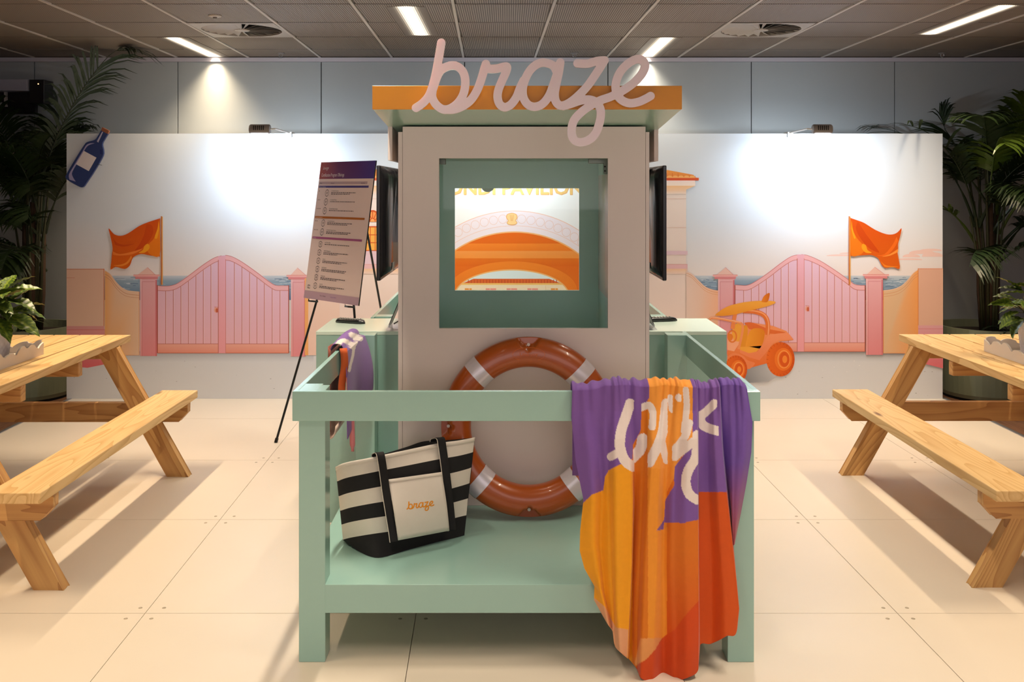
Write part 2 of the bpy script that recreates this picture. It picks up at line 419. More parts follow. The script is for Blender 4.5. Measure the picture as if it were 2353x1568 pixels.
M['acr'] = glass_mat('clear_acrylic', (0.96,0.96,0.98,1), 0.1)
M['edge'] = mat('board_edge', rgb(205,190,170), 0.7)
PINE1, PINE2 = rgb(226,190,134), rgb(196,150,88)
M['wy'] = wood_mat('pine_along_y', 1, PINE1, PINE2)
M['wx'] = wood_mat('pine_along_x', 0, rgb(206,158,98), rgb(160,106,58))
M['wz'] = wood_mat('pine_along_z', 2, rgb(212,166,104), rgb(168,114,62))

def tile_mat():
    m = mat('ribbed_mesh_tile', rgb(120,108,98), 0.6, 0.2)
    nt = m.node_tree; N = nt.nodes; L = nt.links; b = N['Principled BSDF']
    tc = N.new('ShaderNodeTexCoord'); wv = N.new('ShaderNodeTexWave'); wv.wave_type = 'BANDS'; wv.bands_direction = 'X'
    wv.inputs['Scale'].default_value = 0.3142/0.0135; L.new(tc.outputs['Object'], wv.inputs['Vector'])
    cr = N.new('ShaderNodeMix'); cr.data_type = 'RGBA'; cr.inputs['A'].default_value = rgb(78,68,62); cr.inputs['B'].default_value = rgb(164,150,138)
    L.new(wv.outputs[1], cr.inputs['Factor']); L.new(cr.outputs['Result'], b.inputs['Base Color'])
    bp = N.new('ShaderNodeBump'); bp.inputs['Strength'].default_value = 0.4; bp.inputs['Distance'].default_value = 0.004
    L.new(wv.outputs[1], bp.inputs['Height']); L.new(bp.outputs[0], b.inputs['Normal'])
    return m
M['tile'] = tile_mat()

# ---------------------------------------------------------------- floor
fl = sroot('floor')
xs0 = [-3.30, -2.36, -1.349, -0.33, 0.575, 1.479, 2.49, 3.31]
yl = [-2.40, -1.43, -0.43, 0.57, 1.557, 2.557, 3.557, 4.562, 5.557, 6.555, 7.20]
def fx(i, y): return xs0[i] - (0.023*(y-3.06) if 0 < i < 7 else 0)
G = 0.0012
for j in range(len(yl)-1):
    for i in range(7):
        y0, y1 = yl[j]+G, yl[j+1]-G
        a, b, c, d = fx(i, y0)+G, fx(i+1, y0)-G, fx(i+1, y1)-G, fx(i, y1)+G
        mb = MB().add([(a,y0,-.018),(b,y0,-.018),(c,y1,-.018),(d,y1,-.018),(a,y0,0),(b,y0,0),(c,y1,0),(d,y1,0)],
                      [(0,3,2,1),(4,5,6,7),(0,1,5,4),(1,2,6,5),(2,3,7,6),(3,0,4,7)])
        obj('floor_panel', mb, M['floor'], fl)
obj('subfloor', MB().box(-3.30, 3.31, -2.4, 7.19, -.05, -.0185), M['seam'], fl)
scr = MB().lathe([(0.0, -.001), (.0075, -.001), (.0075, .0006), (.0055, .0012), (.004, .0004), (0.0005, .0004)], n=12)
s0 = obj('screw', scr, mat('screw_head', rgb(170,158,140), 0.45, 0.6), fl, base=(0,0,0)); first = True
for j in range(4, 9):
    for i in range(1, 7):
        x, y = fx(i, yl[j]), yl[j]
        for dx, dy in ((-.035,.045),(.055,.045),(-.055,-.045),(.04,-.045)):
            if first: s0.location = (x+dx, y+dy, 0); first = False
            else: share(s0, fl, (x+dx, y+dy, 0))
tf = struct(obj('floor', MB().box(-6, 6, -3, 8.3, -.12, -.051), M['timber'], base=(0,0,-.12)))
for n, sx in (('trim_1', -3.315), ('trim_2', 3.325)):
    struct(obj(n, MB().prism([(sx-.03,-.05),(sx-.012,.003),(sx+.012,.003),(sx+.03,-.05)] if True else [], -2.4, 7.2), M['alu']))

# ---------------------------------------------------------------- walls
wb = sroot('wall_back', (0, 7.92, 0))
seams = [1165+329.5*k-97.5 for k in range(-7, 8)]
sx = sorted((p-VX)*7.92/F for p in seams)
for a, b in zip(sx[:-1], sx[1:]):
    obj('wall_panel', MB().box(a+.0035, b-.0035, 7.92, 7.94, -.05, 2.655), M['wall'], wb, bevel=.001, seg=1)
obj('wall_core', MB().box(sx[0], sx[-1], 7.94, 8.05, -.05, 2.80), M['seam'], wb)
struct(obj('trim_3', MB().box(sx[0], sx[-1], 7.905, 7.94, 2.656, 2.69), M['trimw']))
struct(obj('wall_left', MB().box(-6.1, -5.6, -3, 8.05, -.05, 2.8), M['wallm']))
struct(obj('wall_right', MB().box(4.85, 5.4, -3, 8.05, -.05, 2.8), M['wallm']))
struct(obj('wall_front', MB().box(-6, 5.4, -3.2, -2.98, -.05, 2.8), M['wallm']))

# ---------------------------------------------------------------- ceiling
ce = sroot('ceiling', (0, 0, CEIL))
cy = [5.637-1.2+0.6*k for k in range(0, 7)] ; cy[-1] = 7.93
cy = [3.84, 4.44, 5.04, 5.64, 6.265, 6.87, 7.48, 7.93]
def cx(k, y): return -0.318 + 0.6*k - 0.0196*(y-5.5)
# lamp strips: (column index of the tile, y0, y1)
strips = [(-4, 6.90, 7.90), (2, 6.90, 7.90), (-1, 5.72, 6.78), (5, 5.68, 6.74), (-4, 4.50, 5.50), (2, 4.50, 5.50), (-1, 3.32, 4.36), (5, 3.32, 4.36),
          (-4, 2.1, 3.1), (2, 2.1, 3.1), (-1, 0.9, 1.9), (5, 0.9, 1.9), (-4, -.3, .7), (2, -.3, .7), (-1, -1.5, -.5)]
vents = {(-4+1+1, 4): 1, (4, 4): 1}      # replaced tiles (k, row)
VENT = [(-3+1, 4), (3, 4)]
tile_proto = {}
for j in range(len(cy)-1):
    y0, y1 = cy[j], cy[j+1]
    for k in range(-9, 9):
        if j == 4 and k in (-3, 3): continue
        if j < 2 and abs(k) > 6: continue
        a0, a1 = cx(k, (y0+y1)/2)+.011, cx(k+1, (y0+y1)/2)-.011
        key = j
        if key not in tile_proto:
            t = obj('ceiling_tile', MB().box(-.289, .289, -(y1-y0)/2+.008, (y1-y0)/2-.008, 0, .015), M['tile'], ce, base=((a0+a1)/2, (y0+y1)/2, CEIL+.002)) if False else None
            mb = MB().box(a0, a1, y0+.008, y1-.008, CEIL+.002, CEIL+.017)
            tile_proto[key] = obj('ceiling_tile', mb, M['tile'], ce, base=((a0+a1)/2, (y0+y1)/2, CEIL+.002), bevel=.002, seg=1)
        else: share(tile_proto[key], ce, ((a0+a1)/2, (y0+y1)/2, .002))
for k in range(-9, 10):
    y0, y1 = cy[0], cy[-1]
    a, b = cx(k, y0), cx(k, y1)
    w2 = .009
    obj('grid_bar', MB().add([(a-w2,y0,CEIL-.004),(a+w2,y0,CEIL-.004),(b+w2,y1,CEIL-.004),(b-w2,y1,CEIL-.004),(a-w2,y0,CEIL+.03),(a+w2,y0,CEIL+.03),(b+w2,y1,CEIL+.03),(b-w2,y1,CEIL+.03)],
        [(0,3,2,1),(4,5,6,7),(0,1,5,4),(1,2,6,5),(2,3,7,6),(3,0,4,7)]), M['bar'], ce)
for y in cy:
    obj('cross_bar', MB().box(-5.7, 5.1, y-.004, y+.004, CEIL, CEIL+.03), M['bar2'], ce)
obj('ceiling_slab', MB().box(-6, 5.4, 3.84, 8.05, CEIL+.035, CEIL+.09), M['seam'], ce)
obj('ceiling_slab', MB().box(-6, 5.4, -3.2, 3.84, CEIL+.002, CEIL+.09), M['tile'], ce)

nl = ['warm strip light at the back left, above the blue bottle board', 'warm strip light at the back right, behind the script lettering', 'warm strip light above the left end of the script lettering',
      'long warm strip light right of the right ceiling vent', 'warm strip light cut by the top frame edge at the left', 'warm strip light cut by the top frame edge right of centre']
for i, (k, y0, y1) in enumerate(strips):
    ym = (y0+y1)/2; xc = (cx(k, ym)+cx(k+1, ym))/2 + (0.02 if i != 3 else 0.03)
    lab = nl[i] if i < 6 else 'warm white strip light in the ceiling over the camera side, outside the picture'
    t = thing('strip_light', lab, 'ceiling light', (xc, ym, CEIL), 'warm strip lights in the ceiling')
    obj('diffuser_halo', MB().box(xc-.115, xc+.115, y0, y1, CEIL-.001, CEIL+.004), M['glow'], t, base=(xc, ym, CEIL))
    area_light('lamp', (0, 0, -.006), .05, y1-y0, LAMP_W*(1.12 if k in (5, -4) else .9), (1.0, .78, .52) if k in (5, -4) else (1.0, .86, .68), parent=t)

def vent(k, label):
    y0, y1 = cy[4], cy[5]; xc = (cx(k, 6.57)+cx(k+1, 6.57))/2; yc = (y0+y1)/2; r = .27
    t = thing('ceiling_vent', label, 'air vent', (xc, yc, CEIL), 'round swirl air vents in the ceiling')
    mb = MB(); n = 48; vs = []
    for q in range(n):
        a = 2*math.pi*q/n; ca, sa = math.cos(a), math.sin(a); m_ = max(abs(ca), abs(sa))
        vs += [(xc+r*ca, yc+r*sa, CEIL-.002), (xc+.289*ca/m_, yc+.294*sa/m_, CEIL-.002), (xc+r*ca, yc+r*sa, CEIL+.03)]
    fs = []
    for q in range(n):
        a, b = q*3, ((q+1) % n)*3
        fs += [(a, b, b+1, a+1), (a, a+2, b+2, b)]
    obj('face_plate', mb.add(vs, fs), M['vent'], t)
    obj('duct', MB().lathe([(0.001, CEIL+.03), (r+.005, CEIL+.03), (r+.005, CEIL+.034), (0.001, CEIL+.034)], (xc, yc, 0), 32), M['dark'], t)
    obj('hub', MB().lathe([(0.001, CEIL-.004), (.05, CEIL-.004), (.055, CEIL+.003), (0.001, CEIL+.003)], (xc, yc, 0), 24), M['vent'], t)
    for q in range(22):
        a = 2*math.pi*q/22; w_ = .028
        def pt(rr, side, dz):
            return (xc+rr*math.cos(a)-side*math.sin(a), yc+rr*math.sin(a)+side*math.cos(a), CEIL+dz)
        obj('blade', MB().add([pt(.05,-.004,-.002), pt(.05,.006,.006), pt(r-.005,w_,.022), pt(r-.005,-.018,-.002)], [(0,1,2,3)]), M['vent'], t, solid=.001)
vent(-3, 'round swirl air vent in the ceiling, left of the script letters')
vent(3, 'round swirl air vent in the ceiling, right of the script letters')

def sprinkler(px, py, lab):
    d = (CEIL-EYE)*F/(VY-py+4); x = (px-VX)*d/F
    t = thing('sprinkler_head', lab, 'sprinkler', (x, d, CEIL), 'sprinkler heads on the ceiling')
    obj('collar', MB().lathe([(0.001, CEIL+.004), (.03, CEIL+.004), (.028, CEIL-.006), (.012, CEIL-.01), (0.001, CEIL-.01)], (x, d, 0), 16), M['grey'], t, smooth=True)
    obj('yoke', MB().tube([(x-.012, d, CEIL-.008), (x-.014, d, CEIL-.025), (x, d, CEIL-.038), (x+.014, d, CEIL-.025), (x+.012, d, CEIL-.008)], .003, 6), M['alu'], t)
    obj('deflector', MB().lathe([(0.001, CEIL-.040), (.014, CEIL-.040), (.014, CEIL-.038), (0.001, CEIL-.038)], (x, d, 0), 12), M['alu'], t)
sprinkler(645, 126, 'small sprinkler head at the back ceiling edge, above the left flood light')
sprinkler(1320, 126, 'small sprinkler head at the back ceiling edge, behind the script letters')
sprinkler(2165, 126, 'small sprinkler head at the back ceiling edge, above the right palm')
d = (CEIL-EYE)*F/(VY-36); x = (494-VX)*d/F
t = thing('smoke_detector', 'small round white smoke detector in the ceiling, in front of the left vent', 'smoke detector', (x, d, CEIL))
obj('ring', MB().lathe([(0.001, CEIL+.002), (.042, CEIL+.002), (.04, CEIL-.006), (.02, CEIL-.01), (0.001, CEIL-.01)], (x, d, 0), 24), M['bar'], t, smooth=True)
obj('sensor', MB().lathe([(0.001, CEIL-.009), (.014, CEIL-.009), (.01, CEIL-.02), (0.001, CEIL-.02)], (x, d, 0), 16), M['grey'], t, smooth=True)

# ---------------------------------------------------------------- backdrop with printed mural
BD = 7.17
bk = thing('backdrop_wall', 'long low free-standing backdrop wall printed with pink beach gates and an arched pavilion', 'backdrop', (-.02, BD, 0))
obj('backdrop_panel', MB().box((152-VX)*BD/F, (2167-VX)*BD/F, BD+.008, BD+.09, 0, EYE+(VY-307)*BD/F), M['white'], bk, bevel=.003)
def TM(x, y, k): v = P(x, y, BD); return (v.x, BD+.0075-k, v.z)
m = Print(TM)
# sky, sea, ground
SK0, SK1, SK2 = (218,229,242), (222,229,240), (240,228,226)
m.rect(152,307,2167,500,SK0,SK1); m.rect(152,500,2167,636,SK1,SK2,k=m.k)
m.rect(152,634,2167,646,(206,212,222),(150,172,194)); m.rect(152,646,2167,690,(150,172,194),(84,118,156),k=m.k)
R = random.Random(5)
for q in range(150):
    x = R.choice([R.uniform(256,420), R.uniform(620,665), R.uniform(1590,1640), R.uniform(1950,1990), R.uniform(2030,2095)]); y = R.uniform(638,672); l = R.uniform(5,22)
    m.line([(x,y),(x+l*.5,y-R.uniform(.2,1.0)),(x+l,y)], R.uniform(.5,1.1), R.choice([(190,205,216),(216,224,232),(70,100,140)]), k=m.k+1)
m.k += 1
for (x, y, l, h) in ((1900,588,70,3),(1930,583,50,2.5),(2075,590,40,6),(2090,582,60,7),(2120,588,47,8),(2115,576,50,4),(2060,597,60,3)):
    m.poly([(x+l*.5*(1-math.cos(a))+0, y+h*math.sin(a)*-1) for a in [i*math.pi/10 for i in range(11)]]+[(x+l*(10-i)/10, y+h*.3) for i in range(11)], (240,206,200))
m.rect(152,800,2167,917,(214,216,224),(228,229,236))
def blur_shadow(x0, x1, y0, y1, c):
    for q in range(5): m.rect(x0-q*3, y0, x1+q*3, y1-(y1-y0)*q/5*.9, tuple(c[i]+(196-c[i])*(4-q)/5 for i in range(3)))
for a, b in ((240,720),(1640,2110)): m.rect(a,808,b,832,(176,176,186),(217,219,227))
for q in range(140):
    x = R.uniform(155,2160); y = R.uniform(828,912); r_ = R.uniform(.4,1.3); m.ell(x,y,r_*1.6,r_*.7,R.choice([(170,170,176),(190,190,198),(236,236,240)]),n=6,k=m.k+1)
m.k += 1
PK, PKL, LN = (226,180,196), (228,170,176), (196,112,100)
PE = None
def post(x0, x1, yb, ax, cx0, cx1, yc):
    m.rect(x0,yc+8,x1,yb,(232,176,184),(228,142,150)); m.rect(x0,yc+8,x0+4,yb,(236,190,196),(232,160,164)); m.rect(x1-3.5,yc+12,x1,yb,(214,120,128))
    m.line([(x0+5,yc+16),(x0+5,yb)],.8,(206,120,124)); m.line([(x0+5,yc+16),(x1-5,yc+16)],.8,(206,120,124))
    m.poly([(ax,yc-17),(cx1-10,yc+1),(cx0+8,yc+1)],(238,196,186)); m.line([(cx1-10,yc),(ax,yc-17)],1,(226,150,150))
    m.rect(cx0,yc,cx1,yc+4,(240,180,178)); m.rect(cx0+4,yc+4,cx1-4,yc+9,(222,140,146)); m.line([(cx0,yc),(cx1,yc)],.8,(214,110,100)); m.line([(cx0+4,yc+9),(cx1-4,yc+9)],.8,(214,110,100))
def gate(x0, x1, xm0, xm1, cl, cr, lines, yr0, yr1, knob):
    top = [(x, y) for x, y in cl] + [(x, y) for x, y in cr]
    m.poly(top + [(x1,yr1),(x0,yr1)], (230,192,216), (236,182,196), ((0,590),(0,800)))
    def ytop(x):
        c = cl if x <= xm1 else cr
        for (a, b), (e, f) in zip(c[:-1], c[1:]):
            if a <= x <= e: return b+(f-b)*(x-a)/max(1e-6, e-a)
        return c[-1][1]
    for x in lines:
        m.rect(x-.7,ytop(x)+9,x+.7,yr0,LN,k=m.k+1); m.rect(x+.7,ytop(x)+9,x+2.0,yr0,(240,206,216),k=m.k+1)
    m.k += 1
    for c in (cl, cr):
        m.line([(x, y+5.5) for x, y in c], 11, (238,182,190)); m.line(c, 1.0, LN); m.line([(x, y+11) for x, y in c], 1.1, LN)
    m.rect(x0,yr0,x1,yr1,(236,172,160),(232,150,132)); m.line([(x0,yr0),(x1,yr0)],1.2,LN); m.line([(x0,yr1),(x1,yr1)],1.4,(206,110,90))
    m.rect(xm0,ytop(xm0)-1,xm1,yr1,(234,178,196),(238,162,172)); m.line([(xm0,ytop(xm0)+8),(xm0,yr1)],1.6,LN); m.line([(xm1,ytop(xm1)+8),(xm1,yr1)],1.2,(214,130,120))
    m.line([(x0,656),(x0,yr1)],2.0,(176,84,66)); m.line([(x1,656),(x1,yr1)],2.0,(176,84,66))
    m.ell(knob[0],knob[1],4.6,6,(238,170,150)); m.ell(knob[0]+1.5,knob[1]+1,2.6,5,(206,100,70)); m.line([(knob[0]-4,knob[1]-7),(knob[0]+4,knob[1]-7),(knob[0]+4,knob[1]+6)],1,(206,100,80))
# left block and curved wall
m.rect(152,618,239,760,(234,192,170),(236,198,174)); m.line([(152,619),(238,619)],1.2,(206,120,90)); m.line([(238,618),(238,752)],1.6,(214,120,70)); m.line([(152,639),(171,639)],.8,(214,130,100))
m.poly([(152,757),(240,757),(240,838),(200,846),(152,842)],(232,160,160),(232,112,122),((0,780),(0,846))); m.line([(152,758.5),(239,758.5)],1,(214,110,110)); m.rect(152,750,239,757,(226,160,160))
cw = sp2([(240,622),(252,630),(263,645),(276,659),(292,668),(319,671)])
m.poly(cw+[(319,817),(240,817)],(244,178,112),(236,200,172),((240,0),(262,0))); m.line(cw,1.3,(236,200,180)); m.line([(x,y+8) for x,y in cw],1,(206,140,110)); m.line([(x,y+14) for x,y in cw],.8,(206,140,110)); m.line([(319,671),(319,817),(240,817)],1.4,(232,150,100))
post(321,360,819,338,306,366,632)
cl = sp2([(361,657),(380,658),(396,656),(412,649),(440,629),(468,608),(492,593),(508,588)]); cr = sp2([(517,587),(532,590),(556,603),(590,627),(615,646),(632,656),(648,657),(663,657)])
gate(361,663,501,518,cl,cr,[380,397.5,415,432.5,449.5,466.5,484,538,555.5,573,590,607,625,643],791,812,(496,713))
post(668,702,820,683,658,712,633)
# pavilion body left and centre, right tower
WL, WC = (244,228,220), (248,236,232)
m.rect(702,640,860,817,(240,210,194),(242,204,190)); m.rect(700,640,708,817,(244,176,110))
m.rect(780,413,1577,817,WL,(242,214,204)); 
m.poly([(750,414),(758,400),(768,393),(900,388),(1500,388),(1535,391),(1562,396),(1594,402),(1597,408),(1607,409),(1600,415)],(246,168,84),(232,130,60),((0,388),(0,415)))
for x in list(range(756,918,13))+list(range(1500,1600,13)): m.ell(x,408,6.5,4.5,(250,184,110)); m.line([(x+6,398 if 800 < x < 1560 else 404),(x+7,408)],1.2,(226,120,54))
m.rect(752,409,1606,415,(222,92,50)); m.rect(764,415,1598,427,(246,226,220),(250,232,220)); m.poly([(764,427),(1598,427),(1577,436),(782,436)],(248,200,150),(248,214,184),((0,427),(0,440)))
m.rect(782,436,1577,446,(248,206,170),(246,226,214))
for y in (457,523): m.line([(780,y),(1577,y)],.8,(236,200,186))
m.rect(780,577,1580,586,(232,198,208)); m.rect(780,586,930,614,(232,200,212)); m.rect(780,608,1580,618,(236,188,192)); m.line([(780,608),(1580,608)],1,(226,160,150)); m.rect(780,618,1577,630,(246,200,160),(242,212,200))
for x in (834, ): 
    m.ell(856,510,20,27,(214,92,40),a0=180,a1=360); m.ell(856,510,16,23,(246,160,90),a0=180,a1=360)
    for a in (210,240,270,300,330): m.line([(856,510),(856+17*math.cos(math.radians(a)),510+24*math.sin(math.radians(a)))],2,(214,92,40))
    m.ell(856,510,7,9,(214,92,40),a0=180,a1=360); m.ell(856,510,5,7,(246,170,100),a0=180,a1=360)
    m.rect(826,520,886,577,(214,92,40)); 
    for ix in range(5):
        for iy in range(3): m.rect(829+ix*11.3,523+iy*18,838.5+ix*11.3,539+iy*18,(248,180,84),k=m.k+1)
    m.k += 1
# pavilion centre: sign, archivolt, vault
m.rect(930,430,1440,817,(250,246,248),(246,226,236))
m.text('BONDI PAVILION',1173,447.5,40,(226,160,96),'CENTER',1.08,bold=1.0); m.text('BONDI PAVILION',1172,446,40,(246,198,118),'CENTER',1.08,bold=.9)
CXA = 1182
def arch(rx, ry, yb, cx_=CXA, n=48): return [(cx_+rx*math.cos(math.pi+math.pi*i/n), yb+ry*math.sin(math.pi+math.pi*i/n)) for i in range(n+1)]
m.poly(arch(262,255,740)+[(CXA+262,817),(CXA-262,817)],(246,226,236)); m.line(arch(262,255,740),1.4,(246,190,170))
m.line(arch(240,221,740),1.0,(246,196,180)); m.poly(arch(228,210,742)+[(CXA+228,817),(CXA-228,817)],(250,180,120)); 
for q in range(-9, 10):
    if q == 0: continue
    a = math.radians(-90+q*4.95); m.ring(CXA-5+251*math.cos(a),740+237*math.sin(a),9.6,9.8,1.0,(240,196,184),k=m.k+1)
m.k += 1
va = arch(225,207,742)
m.poly(va+[(CXA+225,817),(CXA-225,817)],(236,104,18),(240,120,30),((0,535),(0,800)))
def clip_band(y0, y1, c0, c1):
    def hw(y): return 225*math.sqrt(max(0,1-((742-y)/207)**2)) if y < 742 else 225
    ys = [y0+(y1-y0)*i/6 for i in range(7)]
    m.poly([(CXA-hw(y),y) for y in ys]+[(CXA+hw(y),y) for y in reversed(ys)],c0,c1,((0,y0),(0,y1)))
clip_band(560,577,(250,134,40),(246,124,34)); clip_band(577,594,(250,152,74),(250,146,60)); clip_band(594,612,(238,116,26),(234,104,16))
m.poly(arch(148,67,668,1178)+[(1326,817),(1030,817)],(250,134,38),(244,120,30),((0,600),(0,720)))
m.poly(arch(133,62.5,681.5,1176)+[(1309,817),(1043,817)],(252,184,116))
m.poly(arch(130,59.5,681.5,1176)+[(1306,817),(1046,817)],(228,236,244))
def aw(y, c=1176): return 130*math.sqrt(max(0, 1-((681.5-y)/59.5)**2)) if y < 681.5 else 130
def ab(y0, y1, col_):
    ys = [y0+(y1-y0)*i/5 for i in range(6)]
    m.poly([(1176-aw(y),y) for y in ys]+[(1176+aw(y),y) for y in reversed(ys)], col_)
m.poly([(1088,641),(1262,641),(1176+aw(651),651),(1176-aw(651),651)],(228,104,48))
for x in range(1076,1280,7): m.line([(x,643),(x,651)],1.8,(208,82,38),k=m.k+1)
m.k += 1
ab(651,655,(252,196,110)); ab(655,700,(252,226,200))
for x, c in ((1068,(240,150,60)),(1116,(244,150,140)),(1164,(244,150,140)),(1212,(244,150,140)),(1266,(240,150,60))): m.rect(x,663,x+(24 if c[2]>100 else 16),700,c); m.line([(x+10,663),(x+10,700)],1,(252,220,200))
m.line([(1254,656),(1254,700)],1,(246,200,160))
shell = sp2([(1176,490),(1181,491),(1187,494),(1188,501),(1185,507),(1188,512),(1184,516),(1177,517),(1169,516),(1165,512),(1168,507),(1164,501),(1165,494),(1171,491),(1176,490)])
m.poly(shell[:-1],(252,206,146)); m.line(shell,1.2,(236,160,90))
for dx in (-4,0,4): m.line([(1176+dx,494),(1176+dx*.4,508)],1,(236,160,90))
# right wall, posts, gate, block
m.rect(1577,618,1580,817,(240,204,190))
cw = sp2([(1577,623),(1590,629),(1606,645),(1620,658),(1635,665),(1650,668)])
m.poly(cw+[(1650,817),(1577,817)],(238,208,194),(244,184,150),((1600,0),(1650,0))); m.line([(x,y+5) for x,y in cw],1,(226,160,110)); m.line([(x,y+10) for x,y in cw],.8,(226,160,110))
post(1650,1688,815,1667,1638,1695,632)
cl = sp2([(1689,655),(1702,656),(1717,656),(1735,648),(1765,628),(1795,605),(1818,590),(1833,586)]); cr = sp2([(1842,585),(1858,588),(1885,600),(1915,619),(1945,640),(1962,653),(1976,656),(1988,656)])
gate(1689,1988,1832,1848,cl,cr,[1709,1726.5,1744,1761,1778,1795,1812,1866,1883,1901,1918,1935,1953,1970],788,808,(1855,710))
post(1990,2029,816,2010,1983,2043,631)
cw = sp2([(2030,668),(2052,665),(2070,658),(2085,645),(2098,629),(2110,620)])
m.poly(cw+[(2110,812),(2030,812)],(226,188,150),(244,166,96),((2080,0),(2110,0))); m.line(cw,1.3,(236,200,180)); m.line([(x,y+8) for x,y in cw],1,(216,150,110)); m.line([(x,y+14) for x,y in cw],.8,(216,150,110)); m.line([(2030,668),(2030,812),(2108,812)],1.6,(236,150,90))
m.rect(2110,617,2167,760,(228,180,158),(228,184,160)); m.line([(2110,618),(2167,618)],1.2,(226,150,120)); m.line([(2110,617),(2110,748)],1.6,(226,140,80))
m.poly([(2110,748),(2167,748),(2167,847),(2130,838),(2110,834)],(228,170,180),(236,120,130),((0,770),(0,846))); m.line([(2110,756),(2167,756)],1,(220,130,130))
# flags
def flag(pts, folds, px_, c0=(214,80,8), c1=(224,100,14)):
    m.rect(px_-1.5,497,px_+1.0,655,(196,110,60)); m.rect(px_+1.0,498,px_+3,655,(230,170,90))
    m.poly(sp2(pts,3),c0,c1,((0,505),(0,615)))
    for f, c in folds: m.poly(sp2(f,3),c)
def c4(l): return [(x/3.267, y/3.267+480) for x, y in l]
def c8(l): return [(x/3.266+1800, y/3.266+480) for x, y in l]
OH, OM, OD = (248,160,30), (238,124,20), (206,72,6)
flag(c4([(1202,72),(1150,88),(1100,105),(1040,132),(960,185),(905,203),(855,190),(815,146),(828,205),(838,250),(845,300),(840,340),(835,400),(830,457),(868,437),(935,452),(975,425),(1000,365),(1060,340),(1130,352),(1200,360)]),
     [(c4([(1195,80),(1190,120),(1175,180),(1150,230),(1120,260),(1100,300),(1130,345),(1198,352),(1202,200)]),OM),
      (c4([(1190,90),(1182,150),(1160,215),(1180,220),(1196,150)]),OH),(c4([(1110,262),(1085,275),(1072,310),(1040,330),(1085,330),(1120,300),(1122,275)]),OH),
      (c4([(1100,115),(1140,125),(1150,180),(1120,240),(1060,300),(1000,330),(1045,270),(1080,200)]),OD),
      (c4([(845,318),(900,340),(1000,320),(1070,300),(1000,340),(900,352),(848,345)]),(244,130,50)),
      (c4([(840,200),(870,250),(930,270),(1010,262),(930,285),(865,272)]),(206,74,8)),
      (c4([(985,350),(950,400),(900,420),(850,425),(905,432),(960,412),(990,370)]),(244,140,50))],371)
flag(c8([(502,68),(560,88),(610,108),(690,158),(770,190),(822,192),(858,176),(888,146),(876,210),(862,262),(862,300),(856,318),(866,380),(873,450),(820,438),(765,444),(733,415),(712,372),(660,348),(600,350),(502,356)]),
     [(c8([(508,75),(515,120),(530,180),(560,230),(590,262),(610,300),(585,340),(510,350),(506,200)]),OM),
      (c8([(514,90),(520,150),(542,215),(530,220),(510,150)]),OH),(c8([(596,262),(620,275),(632,310),(664,330),(620,330),(590,300),(588,275)]),OH),
      (c8([(560,95),(545,140),(560,190),(600,250),(650,300),(720,330),(680,270),(620,190)]),OD),
      (c8([(850,210),(820,270),(760,340),(700,350),(775,352),(835,290),(862,240)]),(240,110,24)),
      (c8([(862,300),(800,340),(740,360),(800,352),(860,325)]),(250,150,60)),
      (c8([(725,385),(760,420),(800,430),(866,435),(800,440),(760,436)]),(246,140,40))],1951.5)
# beach buggy with surfboard (print)
def b7(l): return [(x/2.903+1480, y/2.903+360) for x, y in l]
def bp_(l, c0, c1=None, g=None, n=4, close=True):
    q = sp2(l, n); m.poly(q, c0, c1, g)
BO, BL, BD2 = (244,150,96), (248,172,134), (214,92,30)
m.poly(b7([(640,1440),(700,1400),(800,1370),(930,1370),(900,1450),(830,1500),(700,1510)]),(132,132,136),(206,206,212),((1715,0),(1800,0)))
m.poly(b7([(555,1300),(600,1230),(700,1130),(720,1108),(860,1130),(950,1165),(995,1225),(900,1235),(850,1300),(820,1380),(690,1415),(640,1400),(555,1330)]),BO,(234,114,50),((0,770),(0,835)))
m.poly(b7([(555,1180),(610,1160),(640,1240),(600,1300),(555,1290)]),BL)
bp_(b7([(668,1110),(720,1108),(830,1150),(930,1170),(940,1185),(820,1180),(760,1165),(700,1150)]),(230,110,50))
bp_(b7([(585,1180),(600,1125),(650,1110),(665,1160),(650,1230),(600,1230)]),(244,166,60)); bp_(b7([(655,1130),(690,1135),(680,1260),(645,1270),(640,1220)]),(236,150,40))
bp_(b7([(690,1200),(715,1155),(760,1145),(800,1160),(803,1200),(780,1270),(730,1290),(675,1265)]),(246,160,48),(226,130,24),((1715,0),(1758,0)))
m.poly(b7([(640,1270),(700,1268),(770,1282),(790,1262),(740,1310),(670,1315),(640,1300)]),(246,166,60))
m.poly(b7([(830,1190),(900,1180),(960,1175),(998,1222),(900,1225),(860,1245),(820,1300),(770,1360),(700,1340),(640,1310),(640,1290),(700,1312),(760,1300)]),(246,150,104),(240,130,80),((0,770),(0,830)))
bp_(b7([(555,1335),(600,1310),(660,1330),(690,1360),(740,1380),(690,1420),(650,1350),(600,1340),(555,1360)]),(240,134,80))
tube_c = (240,136,74)
m.line(sp2(b7([(590,1150),(598,1100),(610,1040)])),9,tube_c)
m.line(sp2(b7([(660,1030),(740,1035),(800,1060),(825,1110),(822,1190)])),10.5,(232,118,50)); m.line(sp2(b7([(660,1028),(740,1031),(803,1054),(830,1110),(828,1190)])),3,(250,164,110))
m.line(sp2(b7([(436,1088),(460,1075),(560,1092),(640,1110),(658,1135),(650,1200),(630,1285)])),5.5,(244,150,96)); m.line(sp2(b7([(436,1084),(460,1071),(560,1088),(645,1106)])),1.6,(252,196,160))
m.ring(1480+588/2.903,360+1200/2.903,9.5,13,3.2,(232,124,50)); m.ell(1480+575/2.903,360+1205/2.903,6,8,(236,130,44))
